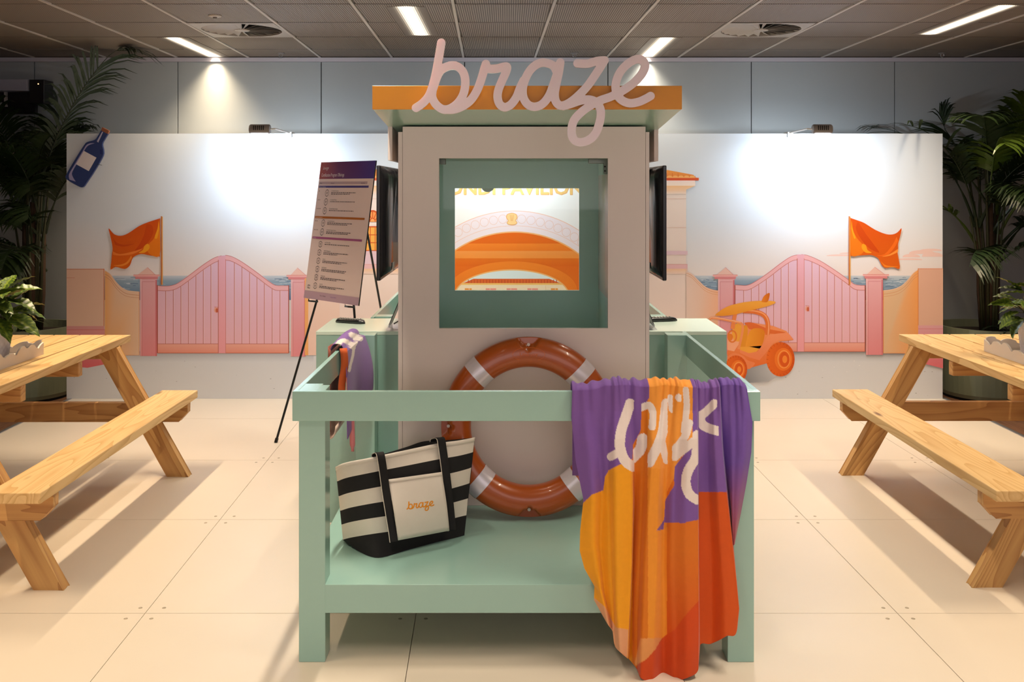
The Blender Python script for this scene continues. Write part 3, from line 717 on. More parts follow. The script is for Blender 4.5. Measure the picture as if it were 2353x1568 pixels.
def wheel(cx_, cy_, rx, ry):
    m.ell(cx_,cy_,rx,ry,(236,108,28),(214,84,12),((cx_-rx,0),(cx_+rx,0)))
    for a in range(0, 360, 15): m.line([(cx_+rx*.86*math.cos(math.radians(a)),cy_+ry*.86*math.sin(math.radians(a))),(cx_+rx*math.cos(math.radians(a)),cy_+ry*math.sin(math.radians(a)))],1,(196,74,10),k=m.k+1)
    m.k += 1
    m.ell(cx_+rx*.2,cy_,rx*.62,ry*.66,(240,120,36)); m.ring(cx_+rx*.24,cy_,rx*.42,ry*.5,2,(250,160,80)); m.ell(cx_+rx*.28,cy_,rx*.36,ry*.44,(222,90,20)); m.ell(cx_+rx*.3,cy_,rx*.17,ry*.22,(246,140,50))
wheel(1480+910/2.903, 360+1353/2.903, 32.5, 39.5); wheel(1480+612/2.903, 360+1420/2.903, 26, 32)
bp_(b7([(475,1055),(520,1020),(580,992),(680,970),(780,962),(868,966),(868,982),(800,1005),(700,1030),(600,1055),(520,1064),(478,1060)]),(250,176,70),(240,150,40),((0,690),(0,728)))
bp_(b7([(782,970),(800,930),(835,910),(836,935),(824,968),(800,973)]),(240,140,40),(214,104,20),((1750,0),(1768,0)))
obj('mural_print', m.mb, M['print'], bk)

# bottle-shaped board hung on the backdrop corner
def c1(l): return [(x/2.941, y/2.941) for x, y in l]
BT = BD-.022
tb = thing('bottle_board', 'navy blue bottle-shaped board with cork and blank white label on the upper left backdrop corner', 'sign board', tuple(P(200,428,BT)))
out = sp2(c1([(683,880),(664,915),(640,945),(592,960),(568,982),(500,1090),(447,1182),(446,1206),(470,1226),(535,1262),(560,1264),(580,1240),(640,1150),(692,1058),(698,1020),(690,975),(706,940),(729,905)]),4)
obj('bottle_panel', MB().prism([(P(x,y,BT).x, P(x,y,BT).z) for x, y in out], BT, BT+.02), [mat('bottle_navy', rgb(44,62,118), 0.45)], tb)
ck = c1([(690,860),(737,884),(728,906),(683,882)])
obj('cork', MB().prism([(P(x,y,BT).x, P(x,y,BT).z) for x, y in ck], BT-.001, BT+.02), mat('cork_brown', rgb(150,92,66), 0.7), tb)
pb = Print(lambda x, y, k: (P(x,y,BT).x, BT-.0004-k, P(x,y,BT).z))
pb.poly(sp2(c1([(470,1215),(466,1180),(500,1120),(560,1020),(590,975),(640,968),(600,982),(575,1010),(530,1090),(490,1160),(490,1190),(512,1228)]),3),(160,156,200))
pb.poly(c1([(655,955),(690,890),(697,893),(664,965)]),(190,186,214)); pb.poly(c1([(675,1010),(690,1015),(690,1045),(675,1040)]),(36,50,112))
pb.poly(c1([(567,1020),(652,1066),(600,1157),(514,1110)]),(226,220,226))
obj('printed_highlights', pb.mb, M['print'], tb)

# flood lights clamped on the backdrop top
def flood(px0, px1, side, hx, lab, pw=1.0):
    zt = EYE+(VY-307)*BD/F; dd = 6.80
    xa, xb = (px0-VX)*dd/F, (px1-VX)*dd/F; xc = (xa+xb)/2; zc = EYE+(VY-297)*dd/F
    t = thing('flood_light', lab, 'flood light', (xc, dd, zt), 'flood lights clamped on the backdrop')
    obj('housing', MB().lathe([(0.001, xa), (.03, xa), (.035, xa+.008), (.035, xb-.008), (.03, xb), (0.001, xb)], (0, dd, zc), 24, axis=0), M['grey'], t, smooth=False)
    for q in range(6): obj('cooling_fin', MB().box(xc-.04+q*.014, xc-.034+q*.014, dd-.036, dd-.033, zc-.008, zc+.024), M['dark'], t)
    obj('lens', MB().box(xa+.012, xb-.012, dd-.018, dd+.03, zc-.037, zc-.0335), M['glowc'], t)
    xe = xb if side > 0 else xa; s = side
    obj('arm', MB().tube([(xe, dd, zc), (xe+s*.03, dd+.02, zc+.004), (xe+s*.05, BD+.02, zc-.005), (xe+s*.05, BD+.04, zt+.004)], .006, 8), M['white'], t)
    obj('clamp', MB().box(xe+s*.03, xe+s*.07, BD-.006, BD+.1, zt, zt+.012).box(xe+s*.03, xe+s*.07, BD-.008, BD+.0, zt-.03, zt+.01), M['white'], t, bevel=.002)
    tgt = Vector((hx, BD, 1.40)); src = Vector((xc, dd-.01, zc-.045))
    q = (tgt-src).to_track_quat('-Z', 'Y').to_euler()
    area_light('lamp', src-Vector((xc, dd, zt)), .12, .04, SPOT_W*pw, SPOT_COL, rot=q, spread=math.radians(180), parent=t)
    area_light('back_glow', Vector((xc, dd+.06, zc+.02))-Vector((xc, dd, zt)), .10, .03, 5.0, SPOT_COL, rot=(math.radians(80), 0, 0), spread=math.radians(180), parent=t)
flood(574, 621, 1, (670-VX)*BD/F, 'small grey flood light clamped on the backdrop top, left of the booth')
flood(1160, 1204, 1, (1190-VX)*BD/F, 'small grey flood light added to brighten the mural centre, unseen behind the booth roof', .42)  # assumed lamp, added to light the middle of the mural
flood(1867, 1911, -1, (1850-VX)*BD/F, 'small grey flood light clamped on the backdrop top, right of the booth')

# wall box and dark speaker at far left
wd = 7.85
t = thing('wall_unit', 'white wall-mounted casing above dark glazing in the upper left corner', 'wall unit', (P(0,186,wd).x, wd, P(0,216,wd).z))
a, b = P(-60,186,wd), P(80,212,wd)
obj('casing', MB().box(a.x, b.x, wd-.12, wd+.06, b.z, a.z), mat('wall_unit_grey', rgb(170,170,186), 0.4), t, bevel=.004)
a, b = P(-60,212,wd), P(80,262,wd)
obj('dark_glazing', MB().box(a.x, b.x, wd, wd+.05, b.z, a.z), M['black'], t)
a, b = P(12,212,wd), P(18,240,wd)
obj('mullion', MB().box(a.x, b.x, wd-.02, wd, b.z-.02, a.z), M['bar'], t)
a, b = P(-60,236,wd), P(18,242,wd)
obj('rail', MB().box(a.x, b.x, wd-.018, wd, b.z, a.z), M['bar'], t)
a, b = P(81,186,wd), P(115,240,wd)
t = thing('wall_speaker', 'black box with a tiny orange light beside the white wall casing, behind the left palm', 'speaker', ((a.x+b.x)/2, wd, b.z))
obj('cabinet', MB().box(a.x, b.x, wd-.1, wd+.06, b.z, a.z), M['black'], t, bevel=.004)
q = P(88,193,wd-.1); obj('indicator', MB().box(q.x-.004, q.x+.004, wd-.102, wd-.1, q.z-.004, q.z+.004), mat('led_orange', rgb(255,180,90), 0.5, emit=(1,.6,.25,1), estr=3), t)

# ---------------------------------------------------------------- booth
bo = thing('promo_booth', 'mint green timber booth with cream window column, orange-fronted roof and railed front deck', 'booth', (.067, 4.745, 0))
RT, RB = .9176, .818
def mint(name, *bx, parent=bo, bevel=.0015, m_='mint'):
    return obj(name, MB().box(*bx), M[m_], parent, bevel=bevel, seg=1)
for ya, yb in ((3.19, 3.277), (4.385, 4.47), (5.02, 5.105), (6.213, 6.30)):
    mint('post', -.702, -.613, ya, yb, 0, RT-.0005); mint('post', .744, .833, ya, yb, 0, RT-.0005)
mint('post_cap', -.702, -.64, 3.19, 3.30, RT-.03, RT-.0002); mint('post_cap', .745, .833, 3.19, 3.30, RT-.03, RT-.0002)
mint('front_rail', -.7195, .849, 3.17, 3.19, RB, RT); mint('back_rail', -.7195, .849, 6.30, 6.32, RB, RT)
for ya, yb in ((3.19, 4.50), (4.99, 6.30)):
    mint('side_rail', -.7195, -.702, ya, yb, RB, RT); mint('side_rail', .8315, .849, ya, yb, RB, RT)
mint('deck', -.7015, .8325, 3.1905, 6.299, .165, .262)
# column
XL, XR, Y0, Y1 = -.4577, .5987, 3.98, 5.51
WX0, WX1, WZ0, WZ1 = P(1009,0,Y0).x, P(1397,0,Y0).x, P(0,755,Y0).z, P(0,364,Y0).z
def holed(name, x0, x1, z0, z1, hx0, hx1, hz0, hz1, ya, yb, m_, parent):
    vs = []; 
    for y in (ya, yb):
        vs += [(x0,y,z0),(x1,y,z0),(x1,y,z1),(x0,y,z1),(hx0,y,hz0),(hx1,y,hz0),(hx1,y,hz1),(hx0,y,hz1)]
    fs = []
    for i in range(4):
        j = (i+1) % 4
        fs += [(i,j,4+j,4+i), (8+i,12+i,12+j,8+j), (i,8+i,8+j,j), (4+i,4+j,12+j,12+i)]
    return obj(name, MB().add(vs, fs), m_, parent, bevel=.0012, seg=1)
fp = holed('column_front', XL+.0185, XR-.0155, .262, 1.858, WX0, WX1, WZ0, WZ1, Y0+.0008, Y0+.018, M['cream'], bo)
def side_wall(name, xa, xb, ya, yb, z0, z1, oy0, oy1, oz0, oz1, m_):  # unseen opening cut through each wall to let extra light into the column
    vs = []
    for x in (xa, xb):
        vs += [(x,ya,z0),(x,yb,z0),(x,yb,z1),(x,ya,z1),(x,oy0,oz0),(x,oy1,oz0),(x,oy1,oz1),(x,oy0,oz1)]
    fs = []
    for i in range(4):
        j = (i+1) % 4
        fs += [(i,j,4+j,4+i), (8+i,12+i,12+j,8+j), (i,8+i,8+j,j), (4+i,4+j,12+j,12+i)]
    return obj(name, MB().add(vs, fs), m_, bo)
side_wall('column_side', XL, XL+.0175, Y0, Y1, .262, 1.835, 4.15, 5.35, 1.00, 1.70, M['cream'])
side_wall('column_side', XR-.0145, XR, Y0, Y1, .262, 1.835, 4.15, 4.88, 1.00, 1.70, M['cream'])
YB = 5.45
BX0, BX1, BZ0, BZ1 = P(1045,0,YB).x, P(1331,0,YB).x, P(0,668,YB).z, P(0,433,YB).z
holed('column_back', XL+.0185, XR-.0155, .262, 1.80, BX0, BX1, BZ0, BZ1, YB, YB+.018, M['mintlit'], bo)
side_wall('column_liner', XL+.018, XL+.026, Y0+.02, YB, .70, 1.80, 4.15, 5.35, 1.00, 1.70, M['mintlit'])
lr = side_wall('column_liner', .527, XR-.016, Y0+.02, YB, .70, 1.80, 4.15, 4.88, 1.00, 1.70, M['mintlit'])
obj('reflection_strip', MB().box(.5255, .527, 4.885, YB-.002, 1.02, 1.672), M['cream'], lr)  # cream strip stands in for a reflection on the glossy side wall
obj('column_ceiling', MB().box(XL+.018, XR-.016, Y0+.019, YB, 1.80, 1.812), M['mintlit'], bo)
obj('column_floor', MB().box(XL+.018, XR-.016, Y0+.02, YB, .69, .70), M['mintlit'], bo)
q = P(1121,426,YB+.03); obj('round_plate', MB().lathe([(0.001, YB+.0185), (.037, YB+.0185), (.04, YB+.022), (.04, YB+.030), (0.001, YB+.030)], (q.x, 0, q.z), 32, axis=1), mat('pale_grey', rgb(190,196,186), 0.5), bo, smooth=False)
gl = obj('window_glass', MB().box(WX0-.02, WX1+.0, 4.10, 4.106, WZ0-.03, 1.716), M['glass'], fp)
CL = mat('grey_metal_clip', rgb(120,128,118), 0.4, 0.6)
a, b = P(1009,367,4.09), P(1024,378,4.09); obj('clip', MB().box(a.x-.01, b.x, 4.085, 4.12, b.z, a.z+.004), CL, fp, bevel=.002)
a, b = P(1352,367,4.09), P(1394,376,4.09); 
obj('hinge_bracket', MB().box(a.x, b.x+.006, 4.085, 4.12, b.z, a.z+.004).box(P(1387,0,4.09).x, b.x+.006, 4.085, 4.10, P(0,400,4.09).z, b.z+.002), CL, fp, bevel=.002)
for yy in (383, 393):
    q = P(1390, yy, 4.084); obj('bolt', MB().lathe([(0.001, 4.080), (.0035, 4.080), (.0035, 4.086), (0.001, 4.086)], (q.x, 0, q.z), 10, axis=1), M['dark'], fp)
# roof
RX0, RX1, RY = -.507, .659, 3.58
rf = obj('roof', MB().prism([(RY,1.8965),(4.45,1.829),(5.05,1.829),(5.92,1.8965),(5.92,1.982),(RY,1.982)], RX0, RX1, axis=0), M['mint'], bo)
obj('fascia', MB().box(RX0-.001, RX1+.001, RY-.012, RY-.0005, 1.8965, 1.9855), M['orange'], rf, bevel=.001, seg=1)
obj('fascia', MB().box(RX0-.001, RX1+.001, 5.9205, 5.932, 1.8965, 1.9855), M['orange'], rf, bevel=.001, seg=1)
obj('side_valance', MB().box(RX0, RX0+.0185, 4.03, 5.47, 1.717, 1.872), M['cream'], rf, bevel=.001, seg=1)
obj('side_valance', MB().box(RX1-.0185, RX1, 4.12, 5.38, 1.717, 1.872), M['cream'], rf, bevel=.001, seg=1)

# counters beside the column
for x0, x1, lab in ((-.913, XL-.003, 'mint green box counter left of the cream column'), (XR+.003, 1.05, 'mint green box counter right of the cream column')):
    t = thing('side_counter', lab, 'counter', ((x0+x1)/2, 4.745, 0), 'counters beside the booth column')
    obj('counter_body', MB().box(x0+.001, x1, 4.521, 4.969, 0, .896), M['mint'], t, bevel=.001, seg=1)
    obj('counter_top', MB().box(x0, x1, 4.52, 4.97, .8965, .9145), mat('mint_top_lit', rgb(216,236,224), 0.16), t, bevel=.0015, seg=1)  # booth mint paled to paint in the light falling on the tops

# script sign
loops = stroke_loops(LET, 27.0, 5.0)
SD = 3.545
sgn = MB()
def TS(x, y, d): v = P(800+x/2.801, 60+y/2.801, SD); return (v.x, d, v.z)
extrude_loops(sgn, loops, TS, SD-.006, SD+.006)
t = thing('script_sign', 'large pale pink acrylic script lettering reading braze on the orange roof edge'.replace(' reading braze', ''), 'sign', tuple(TS(1190, 775, SD)))
obj('lettering', sgn, M['acryl'], t, bevel=.0015)
for x, y in ((640,520),(1000,500),(1210,515),(1560,480),(1740,430)):
    v = TS(x, y, 0); obj('standoff', MB().tube([(v[0], SD+.006, v[2]), (v[0], RY-.012, v[2])], .006, 10), M['alu'], t)

# televisions
def tv(sgn_, xo, lab):
    s = sgn_; ya, yb = 4.20, 5.12; z0, z1 = 1.187, 1.70
    t = thing('television', lab, 'television', (xo-s*.03, (ya+yb)/2, z0), 'televisions on the column sides')
    obj('screen_bezel', MB().box(min(xo, xo-s*.018), max(xo, xo-s*.018), ya, yb, z0, z1), M['black'], t, bevel=.004)
    obj('screen', MB().box(min(xo, xo+s*.001), max(xo, xo+s*.001), ya+.015, yb-.015, z0+.02, z1-.015), mat('screen_glass', rgb(8,8,12), 0.1), t)
    rows = []
    for i in range(121):
        u = i/120; row = []
        for j in range(49):
            v = j/48; e = min(1, min(u, 1-u)*7); e2 = min(1, min(v, 1-v)*9)
            h = .042*math.sqrt(max(0, e*(2-e)))*math.sqrt(max(0, e2*(2-e2)))
            cu = u + .16*(1-v)**2
            rib = max(0, math.sin(cu*46))**2*.022*max(0, (v-.3))*(1 if u < .9 else 0)*e
            row.append((xo-s*(.017+h+rib), ya+.004+(yb-ya-.008)*u, z0+.012+(z1-z0-.018)*v))
        rows.append(row)
    obj('back_shell', MB().grid(rows), mat('tv_shell', rgb(30,30,34), 0.2), t, smooth=True)
    cx_ = XL if s < 0 else XR
    obj('wall_bracket', MB().box(min(cx_, xo-s*.05), max(cx_, xo-s*.05), 4.52, 4.80, 1.34, 1.56), M['alu'], t)
    lx = xo-s*.0605
    obj('rating_sticker', MB().box(min(lx, lx-s*.001), max(lx, lx-s*.001), 4.30, 4.36, 1.225, 1.26), M['white'], t)
tv(-1, -.58, 'black flat television left of the column, seen from its ribbed back')
tv(1, .709, 'black flat television right of the column, seen edge on')

# remotes
def remote(xc, yc, ang, lab, L=.17):
    z = .9147
    t = thing('remote_control', lab, 'remote control', (xc, yc, z), 'remote controls on the counters')
    R3 = Matrix.Rotation(ang, 3, 'Z')
    prof = []
    mb = MB(); rows = []
    for i in range(13):
        u = i/12; x = -L/2+L*u; e = math.sqrt(max(0.02, 1-abs(2*u-1)**6)); wv = (.022+.004*u)*e; h = .017*e+.004
        row = []
        for k in range(12):
            a = 2*math.pi*k/12; cc, ss = math.cos(a), math.sin(a)
            cc = math.copysign(abs(cc)**.5, cc); ss = math.copysign(abs(ss)**.6, ss)
            v = R3 @ Vector((x, wv*cc, 0)); row.append((xc+v.x, yc+v.y, z+h/2+h/2*ss))
        rows.append(row)
    mb.grid(rows, close=True); n = 12
    mb.f += [tuple(range(12)), tuple(reversed(range(12*12, 13*12)))]; mb.m += [0, 0]
    obj('remote_body', mb, M['black'], t, smooth=True)
    proto = None
    for i in range(9):
        for j in range(3):
            v = R3 @ Vector((-L*.38+i*L*.085, -.013+j*.013, 0))
            if proto is None:
                proto = obj('button', MB().box(xc+v.x-.004, xc+v.x+.004, yc+v.y-.0035, yc+v.y+.0035, z+.018, z+.0235), M['keys'], t, base=(xc+v.x, yc+v.y, z+.018), bevel=.001, seg=1)
            else: share(proto, t, (v.x, v.y, .018))
remote(-.795, 4.80, math.radians(-22), 'black remote control on the left counter')
remote(.785, 4.86, math.radians(14), 'black remote control on the right counter', .19)

# acrylic card stands beside the column
def holder(s, xf, lab, cc):
    z = .9147; xb = xf-s*.0; yA, yB = 4.56, 4.72; H = .22; lean = .085
    t = thing('card_holder', lab, 'card holder', (xf, (yA+yB)/2, z), 'acrylic card holders on the counters')
    def sl(x0, z0, x1, z1, th, name, m_):
        return obj(name, MB().prism([(x0,z0),(x0-s*th,z0),(x1-s*th,z1),(x1,z1)], yA, yB), m_, t)
    xt = xf - s*lean
    sl(xf, z+.012, xt, z+H, .003, 'acrylic_front', M['acr'])
    sl(xf-s*.004, z+.014, xt-s*.004, z+H-.004, .001, 'printed_card', M['white'])
    pr = Print(lambda u, v, k: (xf+(xt-xf)*v+s*.0005+s*k, yA+(yB-yA)*u, z+.014+(H-.02)*v))
    for (a, b, c, d, col) in cc: pr.rect(a, b, c, d, col)
    obj('card_print', pr.mb, M['print'], t)
    sl(xf, z+.012, xf-s*.06, z+.001, .003, 'acrylic_foot', M['acr'])
    obj('acrylic_tray', MB().box(min(xf-s*.06, xf+s*.01), max(xf-s*.06, xf+s*.01), yA, yB, z, z+.003), M['acr'], t)
    obj('spring_clip', MB().tube([(xf-s*.03, yA-.004, z+.03), (xf-s*.055, yA-.004, z+.045), (xf-s*.09, yA-.004, z+.04)], .003, 6), M['blackm'], t)
holder(-1, -.575, 'clear leaning card holder with an orange-striped card on the left counter', [(0,.02,1,.98,(226,220,232)),(.1,.25,.9,.6,(236,110,30)),(.1,.62,.9,.95,(140,196,190))])
holder(1, .715, 'clear leaning card holder with a pink card on the right counter', [(0,.02,1,.98,(240,206,224)),(.2,.2,.8,.35,(240,170,180)),(.3,.45,.7,.7,(226,180,226))])

# ---------------------------------------------------------------- easel and poster
BR, BLf = Vector((-.922, 5.87, .868)), Vector((-1.352, 6.30, .868))      # bottom corners (right, left)
un = (BR-BLf).normalized(); nrm = Vector((-un.y, un.x, 0)) * -1          # towards the viewer's left
nrm = Vector((un.y, -un.x, 0)); 
lean = math.radians(8.5)
upv = (Vector((0,0,1))*math.cos(lean) - nrm*math.sin(lean)).normalized()
PW, PH = (BR-BLf).length, .915
fn = un.cross(upv).normalized()                                          # front normal
if fn.y > 0: fn = -fn
tp = thing('poster_board', 'tall printed programme board with purple and orange header standing on the black easel', 'poster', tuple((BR+BLf)/2))
def TP(u, v, o): return tuple(BLf + un*(u*PW) + upv*((1-v)*PH) + fn*o)
pm = MB(); vs = [TP(u, v, o) for o in (0, -.008) for u, v in ((0,0),(1,0),(1,1),(0,1))]
pm.add(vs, [(0,1,2,3),(7,6,5,4),(0,4,5,1),(1,5,6,2),(2,6,7,3),(3,7,4,0)])
obj('foam_board', pm, [mat('foam_board', rgb(200,190,186), 0.6)], tp)
obj('board_edge', MB().add([TP(1.0005, 0, 0), TP(1.0005, 1, 0), TP(1.0005, 1, -.008), TP(1.0005, 0, -.008)], [(0,1,2,3)]), M['black'], tp)
pr = Print(lambda u, v, k: TP(u, v*.55, .0004+k) if False else TP(u, v, .0004+k), .00003)
AR = PW/PH
pr.rect(0,0,1,1,(242,222,222)); 
pr.rect(0,0,.35,.125,(176,74,60),(112,56,110),'h'); pr.rect(.35,0,1,.125,(112,56,110),(76,64,150),'h',k=pr.k)
def ptext(s, u, v, h, c, sq=1.0):
    vs, fs = text_geo(s, h*PH); pr._add([(u+a/PW*sq, v-b/PH) for a, b in vs], fs, c)
ptext('Certification Program Offerings',.04,.108,.036,(236,226,236),.62)
lp2 = stroke_loops(LET, 20.0, 14.0)
pts, tris = flat_faces(lp2); pr._add([(.055+(x-437)/1500*.11, .034+(y-108)/1500*.11*AR*.95) for x, y in pts], [tuple(q) for q in tris], (236,214,226))
pr.rect(.02,.145,.9,.165,(196,170,184)); 
ptext('Difficulty',.025,.161,.013,(40,34,44),.7); ptext('Description',.24,.161,.013,(40,34,44),.7); ptext('Study Guide',.79,.161,.013,(40,34,44),.7)
pr.rect(.02,.175,.93,.19,(74,64,140)); ptext('Marketer Certifications',.03,.187,.011,(220,214,230),.8)
INK = (44,38,46)
def row(v, stars, title, oval=True, lines=2):
    if oval: pr.ring(.19,v+.024,.032,.024,.004,INK,n=20)
    else: pr.line([(.19,v+.001),(.160,v+.010),(.160,v+.036),(.19,v+.045),(.220,v+.036),(.220,v+.010),(.19,v+.001)],.004,INK)
    pr.rect(.175,v+.018,.205,v+.021,INK); pr.rect(.178,v+.026,.202,v+.029,INK)
    for q in range(stars): pr.poly([(.04+q*.028,v+.004),(.048+q*.028,v+.012),(.032+q*.028,v+.012)],INK)
    ptext(title,.27,v+.012,.0125,INK,.72)
    R2 = random.Random(title)
    for q in range(lines):
        u = .27; ue = .72 if q == 0 else R2.uniform(.5,.7)
        while u < ue:
            l = R2.uniform(.012,.04); pr.rect(u,v+.019+q*.010,min(u+l,ue),v+.024+q*.010,(92,82,88),k=pr.k+1); u += l+.008
    pr.k += 1
row(.205,1,'L1 Certified Practitioner'); row(.27,2,'L2 Certified Marketer',lines=1); row(.335,3,'L3 Certified Digital Strategist',lines=1)
pr.rect(.02,.40,.93,.415,(190,110,40)); ptext('Developer Certifications',.03,.412,.011,(240,220,200),.8)
row(.425,2,'L2 Certified Developer'); row(.49,3,'L3 Certified Technical Architect')
pr.rect(.02,.55,.93,.565,(176,96,150)); ptext('Skill Badges',.03,.562,.011,(240,214,230),.8)
for i, s in enumerate(['Email Deliverability','Customer Engagement','Braze AI','Liquid Essentials','Data Essentials','Web SDK']): row(.58+i*.06,0,s,False,1 if i == 0 else 2)
pr.line([(.05,.905),(.095,.905),(.095,.925),(.05,.925),(.05,.905)],.004,INK); ptext('AI',.06,.921,.012,INK,.8)
pr.rect(0,.945,1,1,(196,168,190)); ptext('Visit our webpage:',.3,.972,.014,INK,.7); ptext('learning certification',.5,.972,.012,(110,70,150),.7)
obj('poster_print', pr.mb, M['print'], tp)
# easel
ea = thing('easel', 'black metal tripod easel holding the programme board', 'easel', (-1.15, 6.2, 0))
hkL = BLf+un*.11-fn*.02; hkR = BLf+un*(PW-.09)-fn*.02; apex = BLf+un*(PW/2)+upv*.86-fn*.06
footL = Vector((-1.452, 5.94, 0)); 
dirL = (hkL-footL); footR = hkR + Vector((.14, -.22, 0)); footR.z = 0; footR.x = -.86
footB = P(857,727,6.75); footB = Vector((-.80, 6.95, 0))
for nm, f_, h_ in (('leg', footL, hkL), ('leg', footR, hkR)):
    pth = [f_, f_.lerp(h_, .97), apex]
    if nm: obj('leg', MB().tube([f_, h_-fn*.01, apex], .0075, 8), M['blackm'], ea)
    obj('rubber_foot', MB().tube([f_+Vector((0,0,-.0)), f_.lerp(h_, .03)], .011, 8), M['black'], ea)
obj('leg', MB().tube([footB, apex-fn*.02], .0075, 8), M['blackm'], ea)
obj('rubber_foot', MB().tube([footB, footB.lerp(apex, .02)], .011, 8), M['black'], ea)
obj('head_joint', MB().tube([apex-Vector((0,0,.03)), apex+Vector((0,0,.03))], .016, 10), M['blackm'], ea)
for h_ in (hkL, hkR):
    q = h_+Vector((0,0,-.014)) + fn*.0
    obj('tray_hook', MB().tube([q-un*.016-fn*.005, q-un*.016+fn*.045, q-un*.016+fn*.045+Vector((0,0,.014)), q-un*.016+fn*.045, q+un*.016+fn*.045, q+un*.016-fn*.005], .0055, 6), M['blackm'], ea)

# ---------------------------------------------------------------- lifebuoy
RO, RI = .358, .236; RC = (RO+RI)/2; TR = (RO-RI)/2; TD = .048
cz = .262+RO*math.cos(math.radians(9))+.012; th = math.radians(9)
bcx = (1215-VX)*3.87/F; bcy = 3.872
t = thing('lifebuoy', 'orange ring lifebuoy with four pale bands leaning against the cream column', 'lifebuoy', (bcx, bcy-.06, .262))
def TB(u, v, o):   # u,v in ring plane, o toward the viewer
    return (bcx+u, bcy + v*math.sin(th) - o*math.cos(th), cz + v*math.cos(th) + o*math.sin(th)*0.2)
def ring_mesh(a0, a1, n, inf=0.0, nseg=28, notch=None):
    rows = []
    for i in range(n+1):
        a = math.radians(a0+(a1-a0)*i/n); row = []
        for k in range(nseg):
            b = 2*math.pi*k/nseg; cb, sb = math.cos(b), math.sin(b)
            cb = math.copysign(abs(cb)**.8, cb); sb = math.copysign(abs(sb)**.85, sb)
            rr = RC+(TR+inf)*cb; o = (TD+inf)*sb
            if notch:
                for na in notch:
                    da = abs((math.degrees(a)-na+180) % 360-180)
                    lim = RO-.012
                    if da < 9 and rr > RC+.018 and o > -.01:
                        e = RC+.02+.006*(da/9)**2*8
                        if rr > e: o = min(o, .008)
            row.append(TB(rr*math.cos(a), rr*math.sin(a), o))
        rows.append(row)
    return rows
nt_ = (90, 180, 270, 0)
obj('ring', MB().grid(ring_mesh(0, 360, 360, notch=nt_, nseg=44), close=True), M['buoy'], t, smooth=True)
for a in (133, 44.5, 228, 309):
    w_ = 4.7; rows = []
    for i in range(7):
        f = (i/6-.5)*.054; row = []
        for k in range(28):
            b = 2*math.pi*k/28; cb, sb = math.cos(b), math.sin(b)
            cb = math.copysign(abs(cb)**.8, cb); sb = math.copysign(abs(sb)**.85, sb)
            rr = RC+(TR+.0016)*cb; o = (TD+.0016)*sb; A = math.radians(a)
            rad = math.sqrt(max(0, rr*rr-f*f))
            row.append(TB(rad*math.cos(A)-f*math.sin(A), rad*math.sin(A)+f*math.cos(A), o))
        rows.append(row)
    obj('reflective_band', MB().grid(rows, close=True), M['tape'], t, smooth=True)
for a in nt_:
    A = math.radians(a); c = TB((RO-.03)*math.cos(A), (RO-.03)*math.sin(A), .009); c2 = TB((RO-.03)*math.cos(A), (RO-.03)*math.sin(A), .013)
    obj('rivet', MB().tube([c, c2], .0065, 12), M['rivet'], t)
em = Print(lambda x, y, k: TB(x, y, TD*max(0.01, 1-((math.hypot(x,y)-RC)/TR)**2)**.425+.0012), 0)
for q in range(40):
    a, b = 2*math.pi*q/40, 2*math.pi*(q+1)/40
    em.line([(.066*math.cos(a), RC-.004+.028*math.sin(a)), (.066*math.cos(b), RC-.004+.028*math.sin(b))], .0015, (214,104,36))
vs, fs = text_geo('Lifebuoy', .02, 'CENTER'); em._add([(a_*1.1, RC-.010+b_) for a_, b_ in vs], fs, (212,104,38))
obj('embossed_oval', em.mb, M['print'], t)

# ---------------------------------------------------------------- tote bag
tg = thing('tote_bag', 'cream and black striped canvas tote bag standing on the mint deck', 'bag', tuple(P(960,1250,3.52)))
def k4(x, y, d): return P(740+x/4.61, 980+y/4.61, d)
def lerp_poly(pts, u):
    # pts: list of (u, Vector)
    for (a, p), (b, q) in zip(pts[:-1], pts[1:]):
        if u <= b: return p.lerp(q, (u-a)/(b-a))
    return pts[-1][1]
top = spline([k4(143,432,3.45), k4(250,385,3.44), k4(560,325,3.46), k4(900,255,3.52), k4(1250,180,3.58), k4(1450,150,3.62), k4(1617,118,3.66)], 6)
sea = spline([k4(222,1205,3.52), k4(330,1178,3.485), k4(560,1135,3.45), k4(900,1085,3.50), k4(1200,1030,3.56), k4(1410,975,3.61), k4(1528,942,3.645)], 6)
bot = spline([k4(232,1212,3.55), k4(400,1330,3.47), k4(600,1397,3.418), k4(900,1325,3.49), k4(1200,1245,3.565), k4(1400,1195,3.61), k4(1505,1160,3.638)], 6)
bot = [Vector((p.x, p.y, max(p.z, .2635))) for p in bot]
def bag_pt(u, v, off=0.0):
    n = len(top)-1; i = min(int(u*n), n-1); f = u*n-i
    a = top[i].lerp(top[i+1], f); b = sea[i].lerp(sea[i+1], f)
    p = a.lerp(b, v)
    bul = math.sin(math.pi*min(1, max(0, v)))*.018*math.sin(math.pi*u)**.5 + .004*math.sin(u*9+v*4)
    return p + Vector((.25, -1, .05)).normalized()*(bul+off)
bands = [0, .19, .39, .59, .785, 1.0]
for i in range(5):
    rows = [[bag_pt(u/40, bands[i]+(bands[i+1]-bands[i])*v/5) for u in range(41)] for v in range(6)]
    obj('canvas_stripe' if i % 2 == 0 else 'black_stripe', MB().grid(rows), M['canvas'] if i % 2 == 0 else M['blackc'], tg, smooth=True)
rows = [[bag_pt(u/40, 1).lerp(bot[min(len(bot)-1, round(u/40*(len(bot)-1)))], v/5) for u in range(41)] for v in range(6)]
obj('black_base', MB().grid(rows), M['blackc'], tg, smooth=True)
